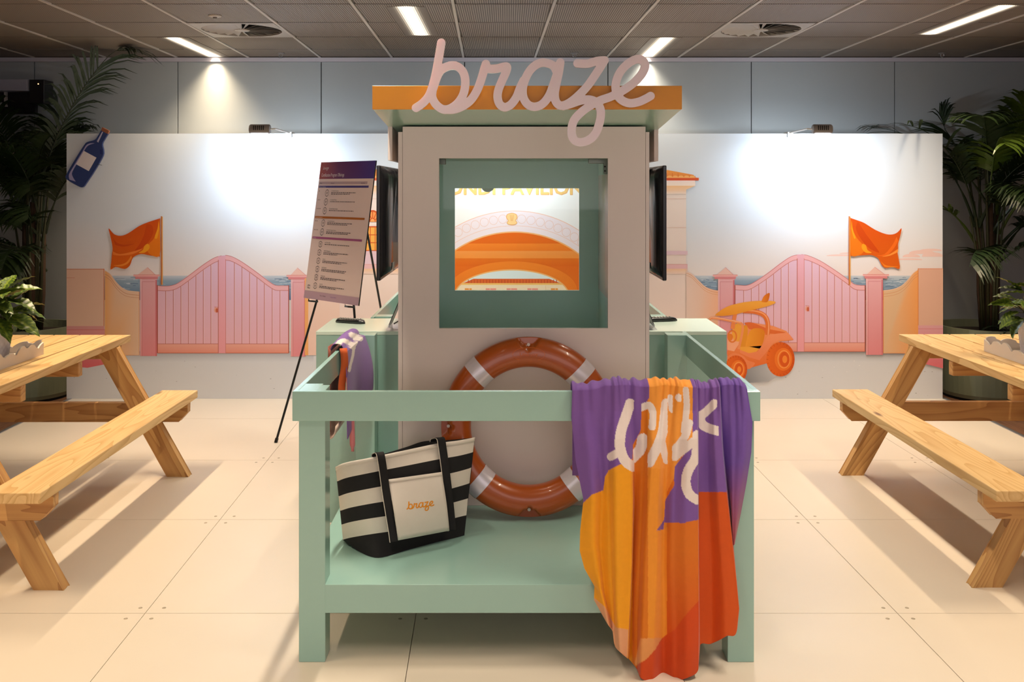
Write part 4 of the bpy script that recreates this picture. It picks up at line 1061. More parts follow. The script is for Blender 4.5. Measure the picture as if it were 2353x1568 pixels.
# back half
bt = spline([k4(143,432,3.45), k4(190,420,3.55), k4(560,320,3.68), k4(880,225,3.76), k4(1080,160,3.80), k4(1300,150,3.80), k4(1520,130,3.74), k4(1617,118,3.66)], 6)
bb = spline([bot[0], Vector((-.62,3.62,.264)), Vector((-.55,3.66,.264)), Vector((-.45,3.72,.264)), Vector((-.35,3.77,.264)), Vector((-.25,3.80,.264)), Vector((-.18,3.75,.264)), bot[-1]], 6)
rows = [[bt[k].lerp(bb[k], v/10) + Vector((0, .012*math.sin(math.pi*v/10), 0)) for k in range(len(bt))] for v in range(11)]
obj('back_panel', MB().grid(rows), M['blackc'], tg, smooth=True, solid=.002)
rows = [[Vector(bot[k]).lerp(bb[min(len(bb)-1, round(k/(len(bot)-1)*(len(bb)-1)))], v/3) for k in range(len(bot))] for v in range(4)]
obj('bottom_panel', MB().grid(rows), M['blackc'], tg)
# left gusset in stripes
def edge_strip(name, u0, v0, v1, wd_, off, m_):
    rows = [[bag_pt(u0+wd_*a/2, v0+(v1-v0)*v/14, off) for a in range(3)] for v in range(15)]
    return obj(name, MB().grid(rows), m_, tg, smooth=True, solid=.0025)
def band_uv(name, cen, hw, off, m_, solid=.003):
    """strap following (u,v) centre points"""
    rows = []
    for (u, v) in sp2(cen, 8): rows.append([bag_pt(u-hw, v, off), bag_pt(u-hw*.3, v, off+.002), bag_pt(u+hw*.3, v, off+.002), bag_pt(u+hw, v, off)])
    return obj(name, MB().grid(rows), m_, tg, smooth=True, solid=solid)
hem = obj('top_hem', MB().grid([[bag_pt(u/40, v, .003) for u in range(41)] for v in (-.005, .02, .045)]), M['canvas'], tg, smooth=True, solid=.003)
pk = [[bag_pt(.385+.365*u/16+(.0*(v/12)), .305+.85*v/12*1.0, .004) for u in range(17)] for v in range(13)]
def pk_pt(u, v, off):
    a = k4(700,565,3.46).lerp(k4(1265,485,3.545), u); b = k4(805,1208,3.425).lerp(k4(1347,1105,3.55), u)
    return a.lerp(b, v) + Vector((.25,-1,.05)).normalized()*(.022*math.sin(math.pi*v)+off)
po = obj('front_pocket', MB().grid([[pk_pt(u/16, v/12, .0) for u in range(17)] for v in range(13)]), M['canvas'], tg, smooth=True, solid=.003)
obj('pocket_hem', MB().grid([[pk_pt(u/16, v, .003) for u in range(17)] for v in (0, .025, .05)]), M['canvas'], po, smooth=True, solid=.002)
lp3 = stroke_loops(LET, 33.0, 9.0); pts, tris = flat_faces(lp3)
def lg(x, y):
    X = 888+(x-437)/1500*285*.985; Y = 785+(y-108)/1500*285*.9 + 0
    X += 10*(Y-830)/130*0; Y += -(X-888)*.09+2
    u = (X-752)/555; v = (Y-(530-.14*(X-980)))/640
    return tuple(pk_pt(u, v, .0025))
obj('embroidered_lettering', MB().add([lg(x, y) for x, y in pts], [tuple(q) for q in tris]), M['thread'], po)
def strap(pts, w_, lab):
    c = spline(pts, 8); rows = []
    for i, p in enumerate(c):
        sd = Vector((1, .42, 0)).normalized()*w_/2
        rows.append([p-sd, p-sd*.3+Vector((0,-.001,0)), p+sd*.3+Vector((0,-.001,0)), p+sd])
    s_ = obj('strap', MB().grid(rows), M['blackc'], tg, smooth=True, solid=.003)
    rows = [[r[0]+Vector((-.0016,.0,0)), r[0]+Vector((.0008,-.0022,0))] for r in rows]
    obj('strap_piping', MB().grid(rows), M['canvas'], s_, solid=.001)
fr = Vector((.25,-1,.05)).normalized()*.010
strap([k4(575,330,3.50), k4(570,295,3.478), k4(605,272,3.455)+fr, k4(625,330,3.44)+fr*.8, k4(650,480,3.437), k4(680,700,3.43), k4(715,920,3.422), k4(745,1100,3.42), k4(762,1225,3.415)], .029, '')
strap([k4(1185,160,3.60), k4(1200,130,3.585), k4(1250,122,3.56)+fr, k4(1275,220,3.555), k4(1300,400,3.55), k4(1330,640,3.55), k4(1355,860,3.555), k4(1378,1105,3.56)], .031, '')

# ---------------------------------------------------------------- large towel over the front rail
def c6(x, y): return (x/2.214+1280, y/2.214+860)
def inpoly(X, Y, poly):
    r = np.zeros(X.shape, bool); n = len(poly)
    for i in range(n):
        x1, y1 = poly[i]; x2, y2 = poly[(i+1) % n]
        c = ((y1 > Y) != (y2 > Y)) & (X < (x2-x1)*(Y-y1)/((y2-y1) if y2 != y1 else 1e-9)+x1)
        r ^= c
    return r
def instroke(X, Y, pts, rad):
    D = np.full(X.shape, 1e9)
    for (ax, ay), (bx, by) in zip(pts[:-1], pts[1:]):
        dx, dy = bx-ax, by-ay; L = dx*dx+dy*dy+1e-9; t = np.clip(((X-ax)*dx+(Y-ay)*dy)/L, 0, 1)
        D = np.minimum(D, np.hypot(X-ax-t*dx, Y-ay-t*dy))
    return D < rad
cols = [ # (list of (x,y) px top->bottom, depth list toward viewer at those points in m)
 ([(1315,897),(1313,960),(1323,1060),(1341,1149),(1333,1221),(1332,1266),(1343,1307),(1366,1348),(1365,1379),(1388,1420)], .004),
 ([(1345,896),(1350,1000),(1362,1120),(1362,1250),(1378,1350),(1398,1437)], .020),
 ([(1368,894),(1372,1000),(1382,1120),(1380,1250),(1390,1360),(1408,1452)], .004),
 ([(1392,886),(1392,1000),(1398,1150),(1402,1300),(1408,1400),(1413,1484)], .014),
 ([(1413,886),(1414,1020),(1417,1150),(1420,1300),(1420,1400),(1426,1500)], .032),
 ([(1432,884),(1440,1020),(1450,1150),(1449,1300),(1444,1420),(1441,1513)], .022),
 ([(1455,886),(1458,1020),(1459,1150),(1454,1300),(1449,1420),(1446,1516)], -.002),
 ([(1478,888),(1478,1020),(1474,1150),(1468,1300),(1463,1420),(1463,1537)], .012),
 ([(1502,888),(1500,1020),(1494,1150),(1484,1300),(1478,1440),(1474,1560)], .034),
 ([(1525,884),(1516,1020),(1510,1150),(1506,1300),(1500,1440),(1497,1566)], .030),
 ([(1548,886),(1534,1020),(1526,1150),(1524,1300),(1524,1440),(1524,1567)], .008),
 ([(1568,888),(1556,1020),(1548,1150),(1546,1300),(1550,1440),(1552,1565)], .022),
 ([(1588,890),(1582,1020),(1578,1150),(1578,1300),(1580,1440),(1580,1558)], .036),
 ([(1601,890),(1602,1020),(1603,1150),(1604,1300),(1605,1440),(1604,1540)], .030),
 ([(1603,892),(1604,1020),(1605,1150),(1606,1300),(1607,1400),(1608,1484)], .000),
 ([(1622,892),(1624,1020),(1628,1150),(1632,1300),(1634,1400),(1634,1480)], -.004),
 ([(1640,890),(1643,1020),(1652,1150),(1662,1300),(1668,1400),(1668,1463)], .018),
 ([(1652,888),(1657,1020),(1669,1140),(1683,1260),(1698,1400),(1694,1440)], .014),
 ([(1656,886),(1661,1020),(1672,1120),(1679,1180),(1682,1220),(1684,1252)], -.014),
 ([(1680,884),(1684,1000),(1684,1080),(1684,1150),(1684,1200),(1685,1254)], .006),
 ([(1700,886),(1706,960),(1706,1050),(1698,1130),(1692,1200),(1687,1252)], .012),
 ([(1716,894),(1729,970),(1726,1040),(1715,1110),(1702,1180),(1688,1250)], -.004)]
NT_, NS = 330, 18
def col_at(c, t):
    pts, dep = c
    n = len(pts)-1; L = [0]
    for a, b in zip(pts[:-1], pts[1:]): L.append(L[-1]+math.hypot(b[0]-a[0], b[1]-a[1]))
    return np.interp(t*L[-1], L, [p[0] for p in pts]), np.interp(t*L[-1], L, [p[1] for p in pts])
TT = np.linspace(0, 1, NT_)
CX = np.array([col_at(c, TT)[0] for c in cols]); CY = np.array([col_at(c, TT)[1] for c in cols]); CD = np.array([c[1] for c in cols])
nc = len(cols); U = np.linspace(0, nc-1, (nc-1)*NS+1)
def catr(A, u):
    i = int(min(u, nc-1.000001)); f = u-i; g = lambda k: A[min(max(k, 0), nc-1)]
    p0, p1, p2, p3 = g(i-1), g(i), g(i+1), g(i+2)
    return .5*((2*p1)+(p2-p0)*f+(2*p0-5*p1+4*p2-p3)*f*f+(3*p1-p0-3*p2+p3)*f**3)
PXs = []; PYs = []; DDs = []
rng = random.Random(3)
for u in U:
    i = int(min(u, nc-1.000001)); f = u-i; sm = f*f*(3-2*f)
    hard = i in (13, 17)
    x = CX[i]*(1-f)+CX[min(i+1,nc-1)]*f if hard else catr(CX, u)
    y = CY[i]*(1-f)+CY[min(i+1,nc-1)]*f if hard else catr(CY, u)
    dp = (CD[i]*(1-sm)+CD[min(i+1,nc-1)]*sm)
    grow = np.clip((y-890)/120, .45, 1.0) * (1+.35*np.clip((y-1100)/400, 0, 1))
    dd = dp*grow*1.35 + .012 + .004*np.sin(u*3.1+1.0+.8*math.sin(u))*np.exp(-(y-890)/90.0) + .0035*np.sin(u*7.1+2*math.sin(u*1.3))*np.exp(-(y-890)/70.0) + .003*np.sin(y/60.0+u*1.7) + .02*np.clip((y-980)/500, 0, 1)
    PXs.append(x); PYs.append(y); DDs.append(dd)
PXs = np.array(PXs).T; PYs = np.array(PYs).T; DDs = np.array(DDs).T      # rows t, cols u
Dm = 3.166-DDs
# print colours in the 2.2x frame
XX = (PXs-1280)*2.214; YY = (PYs-860)*2.214
col = np.zeros(XX.shape+(3,)); PUR = (122,84,160); AMB = (236,158,20); ORG = (214,112,22); RED = (206,80,10); MAU = (150,84,110)
def paint(mask, c): col[mask] = [lin(q) for q in c]
paint(np.ones(XX.shape, bool), ORG)
paint(XX < 300, AMB); paint(XX < 720, ORG)
paint((XX < 385) & (YY > 440), AMB)
paint((XX >= 385) & (XX < 462), (214,116,16)); paint((XX >= 462) & (XX < 560), (232,146,40))
g_ = np.clip((YY-900)/420, 0, 1)[..., None]; msk = (XX > 560) & (XX <= 722)
mixc = np.array([lin(q) for q in ORG])*(1-g_)+np.array([lin(q) for q in (208,84,12)])*g_; col[msk] = mixc[msk]
paint(inpoly(XX, YY, [(-10,0),(470,0),(470,120),(430,180),(425,290),(385,360),(382,430),(300,470),(262,490),(245,520),(236,590),(180,612),(150,640),(100,690),(-10,690)]), PUR)
paint(inpoly(XX, YY, [(470,0),(700,0),(700,200),(690,320),(640,400),(600,520),(560,600),(545,480),(470,480)]), (236,152,56))
paint(inpoly(XX, YY, [(690,0),(725,0),(722,740),(640,758),(545,755),(540,790),(505,797),(545,740),(552,640),(595,570),(600,470),(690,360)]), PUR)
paint((XX > 720) & (YY < 600), PUR); paint((XX > 720) & (YY >= 600), RED)
bl = np.zeros(XX.shape, bool); bl[:, int(17.5*NS):] = True
gm = np.clip((YY-450)/350, 0, 1)[..., None]; mixc = np.array([lin(q) for q in (112,80,164)])*(1-gm)+np.array([lin(q) for q in (160,84,100)])*gm; col[bl] = mixc[bl]
paint(inpoly(XX, YY, [(395,1500),(530,1345),(600,1300),(660,1220),(722,1150),(722,1620),(395,1620)]), (204,70,8))
paint(inpoly(XX, YY, [(425,1345),(532,1343),(500,1400),(455,1450),(400,1485),(395,1470)]), (224,150,84))
paint(inpoly(XX, YY, [(180,1130),(240,1180),(300,1290),(362,1300),(358,1420),(352,1480),(330,1480),(290,1380),(230,1240)]), (222,160,116))
WH = (232,218,212)
for pts, r_, xl in ((sp2([(372,150),(350,215),(326,290),(320,370),(345,440),(385,470)]), 26, (0,392)), (sp2([(385,425),(425,380),(436,330)]), 28, (386,460)), ([(275,420),(300,405)], 21, (0,330)),
                    (sp2([(432,170),(470,160),(488,200),(484,270)]), 18, (430,505)), (sp2([(555,150),(545,230),(535,300),(505,380),(470,450)]), 25, (462,562)), (sp2([(530,330),(545,400),(556,440)]), 18, (462,562)),
                    (sp2([(655,80),(660,160),(655,220),(645,290)]), 16, (560,690)), (sp2([(672,250),(650,320),(600,385),(590,420)]), 20, (586,720)), (sp2([(600,420),(660,370),(712,330)]), 22, (588,718)),
                    (sp2([(712,310),(705,420),(668,490),(655,550),(672,610),(712,640)]), 24, (560,718)), (sp2([(800,150),(760,190),(725,215)]), 22, (720,815)), (sp2([(725,215),(745,262),(818,290)]), 24, (720,822)),
                    ([(618,118),(622,124)], 17, (600,632)), ([(575,120),(585,180)], 16, (562,588))):
    paint(instroke(XX, YY, pts, r_) & (XX > xl[0]) & (XX < xl[1]), WH)
rows_c = []; rows_p = []
nU = len(U)
front = [[(float((PXs[i,j]-VX)*Dm[i,j]/F), float(Dm[i,j]), float(EYE-(PYs[i,j]-VY)*Dm[i,j]/F)) for j in range(nU)] for i in range(NT_)]
# roll over the rail and hang behind it
pre = []; prec = []
for q, (yy, zz) in enumerate([(3.222,.62),(3.222,.74),(3.222,.86),(3.218,.915),(3.206,.930),(3.190,.934),(3.172,.932)]):
    r = []
    for j in range(nU):
        x0 = front[0][j][0]; u = U[j]; s_ = (.0035*math.sin(u*3.1+1.0+.8*math.sin(u))+.003*math.sin(u*7.1+2*math.sin(u*1.3)))*(1 if q > 2 else .5)
        z = zz + (s_*.9 if 3 <= q else 0) + (front[0][j][2]-.918)*(.9 if q > 3 else 0)
        r.append((x0*(1 if q > 2 else .98)+.01*(q < 3), yy+(s_*.6 if q < 4 else 0), z))
    pre.append(r); prec.append(col[0])
allrows = pre+front; allc = np.concatenate([np.array(prec), col], 0)
mb = MB().grid(allrows); mb.c = np.concatenate([allc.reshape(-1, 3), np.ones((allc.shape[0]*allc.shape[1], 1))], 1)
ot = obj('draped_towel', mb, M['towel'], smooth=True, solid=.002)
tag(ot, 'large purple, amber and red printed towel draped over the front rail at the right', 'towel')

# small folded towel over the left side rail
ts = thing('folded_towel', 'folded purple and white towel hanging over the left side rail', 'towel', (-.70, 4.18, .48))
def col_print(X, Y, base, blobs):
    c = np.zeros(X.shape+(3,)); c[:] = [lin(q) for q in base]
    for fn_, cc in blobs: c[fn_] = [lin(q) for q in cc]
    return c
nu, nv = 60, 110; rows = []; cc = np.zeros((nv+1, nu+1, 3)); Xc = np.zeros((nv+1, nu+1)); Yc = Xc.copy()
def inner(u, v):
    y = 3.96+.42*u - .03*v
    zb = .555 + .12*u**.8; zt = .932
    if v < .12:      # over the rail top
        a = (v/.12)*math.pi; x = -.711 - .030*math.cos(a)*(1) ; x = -.711 - .026*math.cos(a); z = .918+.030*math.sin(a)**.7*(1+.35*math.sin(math.pi*u))
        return Vector((x, y, z))
    w_ = (v-.12)/.88; z = .918+(zb-.918)*w_
    x = -.685 + .012 + .030*u*math.sin(math.pi*min(1, w_*.7+.15)) + .012*math.sin(u*7+1)*w_ + .03*w_*u
    return Vector((x, y, z))
for i in range(nv+1):
    r = []
    for j in range(nu+1):
        p = inner(j/nu, i/nv); r.append(tuple(p)); Xc[i,j] = ((p.x*F/p.y+VX)-660)*4.357; Yc[i,j] = ((EYE-p.z)*F/p.y+VY-740)*4.357
    rows.append(r)
cc[:] = [lin(q) for q in (128,92,160)]
for pts, rr in ((sp2([(510,215),(560,190),(620,215),(660,260)]), 22), (sp2([(640,130),(690,150),(730,170)]), 26), (sp2([(690,170),(665,250),(655,330),(630,430),(618,490)]), 14), (sp2([(680,160),(680,200),(650,250)]), 26)):
    cc[instroke(Xc, Yc, pts, rr)] = [lin(q) for q in (226,214,206)]
cc[(Xc < 598) & (Yc > 560)] = [lin(q) for q in (214,130,130)]
mb = MB().grid(rows); mb.c = np.concatenate([cc.reshape(-1, 3), np.ones(((nv+1)*(nu+1), 1))], 1)
obj('inner_drape', mb, M['towel'], ts, smooth=True, solid=.003)
def flatcol(mb, c): mb.c = [rgb(*c)]*len(mb.v); return mb
rows = [[Vector((-.698+.006*math.sin(i*.6)+ .014*a, 3.945+.006*a, (.93-.30*i/14))) for a in (0, 1, 2)] for i in range(15)]
obj('folded_edge', flatcol(MB().grid(rows), (206,92,40)), M['towel'], ts, smooth=True, solid=.006)
rows = [[Vector((-.735-.016*math.sin(j*.8)-.004*j, 3.93+.045*j, .925-(.34-.01*j)*i/12)) for j in range(8)] for i in range(13)]
obj('outer_drape', flatcol(MB().grid(rows), (150,78,60)), M['towel'], ts, smooth=True, solid=.004)
rows = [[Vector((-.733+.028*math.cos(a)*1.0, 3.90+.35*v/6, .615+.05*math.sin(a))) for a in [math.pi*1.0+math.pi*k/12 for k in range(13)]] for v in range(7)]
obj('rolled_hem', flatcol(MB().grid(rows), (222,196,180)), M['towel'], ts, smooth=True, solid=.006)
rows = [[P(803+(q-1)*6*(1 if i < 9 else .55)+5+i*.25, 960+78*i/10, 3.99) for q in range(3)] for i in range(11)]
obj('pink_corner', flatcol(MB().grid(rows), (222,132,138)), M['towel'], ts, smooth=True, solid=.004)

# ---------------------------------------------------------------- picnic tables
def picnic(xc, yc, lab):
    t = thing('picnic_table', lab, 'picnic table', (xc, yc, 0), 'picnic tables with fixed benches')
    L2 = .925; bv = dict(bevel=.004)
    W = .74; n = 5; w_ = W/n
    for i in range(n):
        x0 = xc-W/2+i*w_; obj('top_plank', MB().box(x0+.0045, x0+w_-.0045, yc-L2-.01, yc+L2+.01, .7145, .7525), M['wy'], t, base=(x0+w_/2, yc, .73), bevel=.0022)
    for s in (-1, 1):
        x0 = xc+s*.762; x1 = xc+s*.557
        obj('bench_plank', MB().box(min(x0,x1), max(x0,x1), yc-L2, yc+L2-.02, .397, .440), M['wy'], t, base=((x0+x1)/2, yc, .42), **bv)
        for sy in (-1, 1):
            yA = yc+sy*.715; y0, y1 = sorted((yA, yA+sy*.045))
            # tilted leg, foot cut level
            xf, xt = xc+s*.715, xc+s*.315
            hw = .058
            obj('leg', MB().prism([(xf-s*hw, 0.0), (xf+s*hw, 0.0), (xt+s*hw, .7135), (xt-s*hw, .7135)], y0, y1), M['wz'], t, base=(xf, yA, 0), rot=Euler((0, -s*math.atan2(.40, .7135), 0)), bevel=.004)
    for sy in (-1, 1):
        yA = yc+sy*.761; y0, y1 = sorted((yA, yA+sy*.044)); e = .752
        obj('bench_beam', MB().prism([(xc-e,.3965),(xc-e,.345),(xc-e+.05,.293),(xc+e-.05,.293),(xc+e,.345),(xc+e,.3965)], y0, y1), M['wx'], t, base=(xc, yA, .34), bevel=.003)
        for s in (-1, 1):
            for q, hx in enumerate((.70, .625)):
                obj('bolt_hole', MB().lathe([(0.001, 0), (.006, 0), (.006, .002), (0.001, .002)], (xc+s*hx, (y0-.0015) if sy < 0 else y1-.0005, .372), 10, axis=1), M['dark'], t)
    for y in (yc-.805, yc-.29, yc+.28, yc+.775):
        obj('top_cleat', MB().box(xc-.362, xc+.362, y, y+.044, .640, .714), M['wx'], t, base=(xc, y, .68), **bv)
    return t
picnic(2.635, 4.545, 'pine picnic table with fixed benches at the right edge of the picture')
picnic(-2.535, 4.52, 'pine picnic table with fixed benches at the left edge of the picture')

# scalloped trays, pots and leafy plants on the tables
def wave_top(x):
    f = (x*9.5) % 1.0
    return .046 + .022*math.sin(f*math.pi)**.7 * (1 if f < .75 else .55) + .010*math.sin(x*23)
def tray(x0, x1, y0, y1, lab):
    z = .7528; t = thing('scalloped_tray', lab, 'tray', ((x0+x1)/2, (y0+y1)/2, z), 'wavy-edged white trays')
    obj('tray_base', MB().box(x0+.008, x1-.008, y0+.008, y1-.008, z, z+.008), M['traym'], t)
    def wall(a, b, fixed, ax, nm):
        n = 60; pts = [(a, z)]+[(b, z)]+[(a+(b-a)*(n-i)/n, z+wave_top(((b-a)*(n-i)/n)/abs(b-a)*abs(b-a)+.03)) for i in range(n+1)]
        obj(nm, MB().prism(pts, fixed, fixed+.009, axis=ax), M['traym'], t)
    wall(y0, y1, x0, 0, 'wavy_side'); wall(y0, y1, x1-.009, 0, 'wavy_side'); wall(x0+.009, x1-.009, y0, 1, 'wavy_end'); wall(x0+.009, x1-.009, y1-.009, 1, 'wavy_end')
tray(-2.70, -2.355, 4.05, 4.81, 'white wavy-edged tray under the potted plant on the left table')
tray(2.475, 2.80, 4.15, 4.91, 'white wavy-edged tray under the potted plant on the right table')

def leaf_mesh(L=.17, W=.045, pal=0):
    mb = MB(); mb.c = []; rows = []; n, k = 16, 8
    for i in range(n+1):
        u = i/n; wv = W*math.sin(math.pi*u**.75)**.9+.0006; row = []
        for j in range(k+1):
            s = j/k*2-1
            x = u*L; y = s*wv + .002*math.sin(u*40)*abs(s); zz = -.35*L*u*u*0.9 + .25*abs(s)*wv + .003*math.sin(u*30)
            row.append((x, y, zz))
            a = abs(math.sin((u*9 - abs(s)*1.4)*math.pi))
            c0, c1_ = ((44,74,22), (146,160,50)) if pal == 0 else ((34,58,22), (120,136,50))
            t_ = (a**3)*(.35+.65*abs(s)) if abs(s) > .12 else .8
            mb.c.append(rgb(*[c0[q]+(c1_[q]-c0[q])*t_ for q in range(3)]))
        rows.append(row)
    mb.grid(rows); return mb
def pot_plant(xc, yc, seed, lab, labp):
    z = .7608
    t = thing('plant_pot', labp, 'pot', (xc, yc, z), 'white textured pots on the tables')
    H = .188
    prof = [(0.001, z), (.062, z), (.070, z+.006)] + [(.070+.022*(i/30)**.8, z+.006+(H-.006)*i/30) for i in range(1, 31)] + [(.086, z+H), (.082, z+H-.03), (0.001, z+H-.03)]
    def rm(a, zz): 
        k = (zz-z)/.016; return 1+.022*math.cos(a*22+math.pi*(int(k) % 2))*abs(math.sin(k*math.pi)) if z+.006 < zz < z+H-.002 else 1
    obj('pot_body', MB().lathe(prof, (xc, yc, 0), 132, rmod=rm), M['pot'], t, smooth=True)
    p = thing('leafy_plant', lab, 'plant', (xc, yc, z+H-.03), 'variegated plants in the white pots')
    obj('soil', MB().lathe([(0.001, z+H-.029), (.081, z+H-.029), (.06, z+H-.02), (0.001, z+H-.016)], (xc, yc, 0), 24), M['soil'], p)
    R_ = random.Random(seed); pro = {}
    for i in range(46):
        a = R_.uniform(0, 2*math.pi) if i > 16 else 2*math.pi*i/17+R_.uniform(-.2,.2); el = R_.uniform(.1, 1.25); hgt = R_.uniform(.01, .17); rad = R_.uniform(.02, .13)
        tip = Vector((rad*math.cos(a), rad*math.sin(a), .02+hgt)); b0 = Vector((.03*math.cos(a), .03*math.sin(a), .012))
        if i % 2 == 0:
            obj('stem', MB().tube(spline([b0+Vector((xc,yc,z+H-.03)), b0.lerp(tip,.5)+Vector((xc,yc,z+H-.01)), tip+Vector((xc,yc,z+H-.03))], 4), .0022, 5), M['stem'], p)
        key = i % 2
        sc_ = R_.uniform(.65, 1.05); rot = (R_.uniform(-.5,.5), -.75+hgt*4+R_.uniform(-.5,.1)+0.2, a+R_.uniform(-.4,.4))
        rot = (rot[0], max(-.9, min(.7, .35-hgt*6+R_.uniform(-.3,.3))), rot[2])
        if key not in pro:
            lo = obj('leaf', leaf_mesh(pal=key), M['leafv'], p, smooth=True, base=(0,0,0)); pro[key] = lo
            lo.location = tip; lo.rotation_euler = rot; lo.scale = (sc_,)*3
        else: share(pro[key], p, tip, rot, (sc_,)*3)
pot_plant(-2.495, 4.58, 4, 'bushy plant with green striped leaves in the white pot on the left table', 'white dimpled ceramic pot in the tray on the left table')
pot_plant(2.615, 4.66, 9, 'bushy plant with green striped leaves in the white pot on the right table', 'white dimpled ceramic pot in the tray on the right table')

# ---------------------------------------------------------------- planters, palms
def planter(xc, yc, r, h, m_, lab, z0=-.05):
    t = thing('planter', lab, 'planter', (xc, yc, z0), 'round planters behind the tables')
    obj('planter_bowl', MB().lathe([(0.001,z0+.02),(r*.90,z0+.02),(r*.93,z0+.05),(r,z0+h),(r-.02,z0+h),(r-.03,z0+h-.06),(0.001,z0+h-.06)], (xc,yc,0), 48), m_, t, smooth=False)
    obj('plinth_ring', MB().lathe([(0.001,z0),(r*.88,z0),(r*.88,z0+.03),(0.001,z0+.03)], (xc,yc,0), 48), M['dark'], t)
    obj('soil', MB().lathe([(0.001,z0+h-.06),(r-.031,z0+h-.06),(r*.5,z0+h-.045),(0.001,z0+h-.04)], (xc,yc,0), 32), M['soil'], t)
planter(-3.80, 7.50, .36, .56, M['planter'], 'large round olive planter left of the backdrop, under the tall palm')
planter(3.80, 7.52, .36, .56, M['planter'], 'large round olive planter right of the backdrop, under the tall palm')
planter(4.42, 7.2, .20, .36, M['planter2'], 'smaller teal round planter at the far right, beside the olive planter')

def frond(mb, p0, az, L, rise, droop, nleaf=34, lw=.016, ll=.34, R_=random):
    """feather frond: arching rib with drooping leaflets on both sides"""
    n = 20; pts = []; p = Vector(p0); el = rise
    for i in range(n+1):
        pts.append(p.copy()); dv = Vector((math.cos(az)*math.cos(el), math.sin(az)*math.cos(el), math.sin(el)))
        p = p + dv*(L/n); p.y = min(p.y, 7.84); p.z = min(p.z, CEIL-.03); el -= droop/n*(.4+1.2*i/n)
    mb.tube(pts, [(.013 if i < 5 else .008)*(1-.8*i/n) for i in range(n+1)], 5)
    for q in range(nleaf):
        u = .30+.70*q/(nleaf-1); i = min(n-1, int(u*n)); f = u*n-i; c = pts[i].lerp(pts[i+1], f); T_ = (pts[i+1]-pts[i]).normalized()
        S = T_.cross(Vector((0,0,1))); S = S.normalized() if S.length > .01 else Vector((1,0,0)); Uv = S.cross(T_)
        l = ll*math.sin(math.pi*(.12+.80*(u-.3)/.7))**.6*R_.uniform(.85, 1.1)
        for s in (-1, 1):
            d0 = (S*s*.85+T_*(.45+.5*u)+Uv*.15+Vector((R_.uniform(-.12,.12), R_.uniform(-.12,.12), R_.uniform(-.1,.1)))).normalized()
            a = c.copy(); rowL = []; 
            wv = d0.cross(Uv).normalized()
            dn = Vector((0,0,-1)); d = d0
            for k in range(5):
                w_ = lw*(.45, 1, .95, .6, .05)[k]*.5
                rowL.append([a-wv*w_+Uv*w_*.4, a+wv*w_+Uv*w_*.4])
                a = a+d*(l/4); d = (d+dn*(.16+.12*k)).normalized()
            if any((abs(p_.x) < 3.37 and p_.z < 2.05) or p_.y > 7.87 or abs(p_.x) > 5.5 or p_.x > 4.8 or p_.z > CEIL-.01 for r_ in rowL for p_ in r_): continue
            mb.grid(rowL)
def palm(name, xc, yc, z0, seed, lab, specs, trunks):
    t = thing(name, lab, 'palm', (xc, yc, z0), 'tall palms beside the backdrop')
    R_ = random.Random(seed)
    for (dx, dy, h, r) in trunks:
        obj('trunk', MB().tube([(xc+dx*.5, yc+dy*.5, z0), (xc+dx*.8, yc+dy*.8, z0+h*.4), (xc+dx, yc+dy, z0+h)], [r*1.15, r, r*.55], 10), M['trunk'], t, smooth=True)
    for i, (az, h, L, rise, droop, lt) in enumerate(specs):
        dx, dy, hh, r = trunks[i % len(trunks)]
        p0 = (xc+dx+R_.uniform(-.02,.02), yc+dy+R_.uniform(-.02,.02), z0+min(hh, h))
        mb = MB(); frond(mb, p0, math.radians(az), L, math.radians(rise), math.radians(droop), nleaf=40, lw=.023, ll=.50 if i == 0 else .38, R_=R_)
        # long petioles down to the base
        obj('frond', mb, M['palm2'] if lt else M['palm'], t, smooth=False)
    for i in range(8):
        a = R_.uniform(0, 6.28); rr = R_.uniform(.02,.07); hh = R_.uniform(.9,1.5)
        obj('cane', MB().tube([(xc+rr*math.cos(a), yc+rr*math.sin(a), z0), (xc+rr*1.3*math.cos(a), yc+rr*1.3*math.sin(a), z0+hh*.5), (xc+rr*2.6*math.cos(a), yc+rr*2.6*math.sin(a), z0+hh)], [.014,.011,.007], 6), M['stem'], t, smooth=True)
palm('kentia_palm', -3.72, 7.42, .44, 11, 'tall dark palm with a frond reaching the ceiling, left of the backdrop',
     [(-7,1.0,1.60,73,40,0),(150,1.0,1.2,70,95,0),(200,.9,1.2,62,95,0),(250,.9,1.1,60,110,0),(300,.85,.95,58,105,0),(170,.6,1.0,55,110,0),(100,.8,1.2,72,80,0),(60,.9,1.2,72,85,0),(225,.5,.9,48,110,0),(280,.5,.8,45,115,0),
      (240,1.0,1.15,66,90,0),(270,1.1,1.1,72,85,0),(295,.7,.9,55,105,0),(215,1.1,1.25,76,80,0),(255,.7,.85,50,110,0),(310,1.05,.9,70,95,0),(190,1.1,1.2,80,60,0),(330,1.0,.95,70,90,0),(140,.4,.9,50,95,0),(260,1.1,1.3,80,70,0),(95,1.1,1.25,83,55,0),(180,.3,.85,40,100,0)],
     [(.0,.0,1.05,.035),(-.09,.05,.9,.03),(.06,.06,.8,.028)])
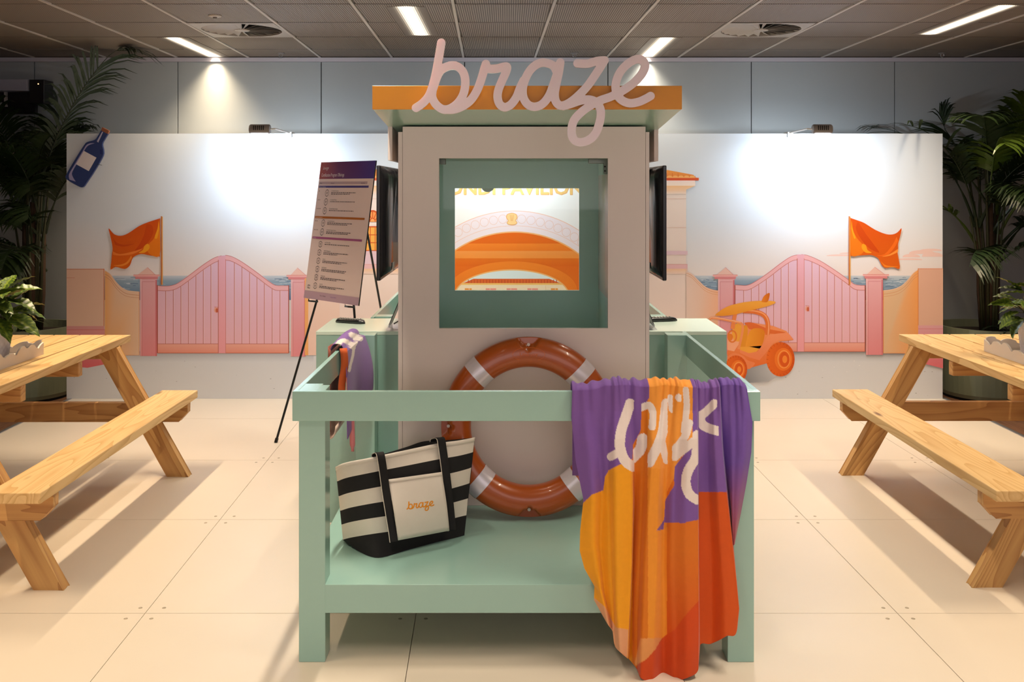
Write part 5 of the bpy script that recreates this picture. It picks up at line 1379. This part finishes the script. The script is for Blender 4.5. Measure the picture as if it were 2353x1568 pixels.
palm('kentia_palm', 3.78, 7.40, .44, 23, 'tall dark palm with yellow-tipped fronds, right of the backdrop',
     [(35,1.1,1.5,72,70,1),(170,.9,1.3,66,85,0),(185,.7,1.0,60,115,1),(250,1.0,1.1,66,105,1),(290,.8,1.1,60,105,1),(0,.9,1.2,62,85,0),(330,.8,1.1,60,100,0),(20,.6,1.1,52,100,0),(200,1.0,1.2,76,85,0),(230,.45,.8,50,110,0),
      (350,1.1,1.3,76,70,0),(60,1.0,1.3,76,70,0),(240,1.1,1.1,72,95,0),(262,.8,.9,58,105,0),(300,1.1,1.0,70,90,0),(15,1.1,1.3,70,85,0),(345,.7,1.0,52,105,0),(150,.9,1.2,75,80,0),(310,.5,.9,48,105,0),(275,1.15,1.2,80,70,1),(100,1.1,1.2,80,70,0)],
     [(.0,.0,1.05,.035),(.08,.05,.95,.03),(-.07,.05,.85,.028)])

# low under-planting
def tuft(xc, yc, z0, n, L, lab, seed, cols_=((60,76,34),(150,150,100))):
    t = thing('strappy_plant', lab, 'plant', (xc, yc, z0)); R_ = random.Random(seed)
    for i in range(n):
        az = R_.uniform(0, 6.28); el = R_.uniform(.5, 1.35); l = L*R_.uniform(.7, 1.15); w_ = .011; mb = MB(); mb.c = []; a = Vector((xc, yc, z0)); rows = []
        e = el
        for k in range(9):
            S = Vector((-math.sin(az), math.cos(az), 0)); ww = w_*(1-k/8)**.6+.0008
            rows.append([a-S*ww, a-S*ww*.5, a+S*ww*.5, a+S*ww]); mb.c += [rgb(*cols_[1]), rgb(*cols_[0]), rgb(*cols_[0]), rgb(*cols_[1])]
            a = a+Vector((math.cos(az)*math.cos(e), math.sin(az)*math.cos(e), math.sin(e)))*(l/8); e -= .26
        mb.grid(rows); obj('blade', mb, M['leafv'], t, smooth=True)
tuft(-3.76, 7.24, .45, 26, .34, 'striped strappy plant at the front of the left olive planter', 2)
tuft(3.86, 7.26, .45, 18, .30, 'low dark plant at the front of the right olive planter', 6, ((30,44,24),(46,60,30)))
print('objects', len(bpy.data.objects))
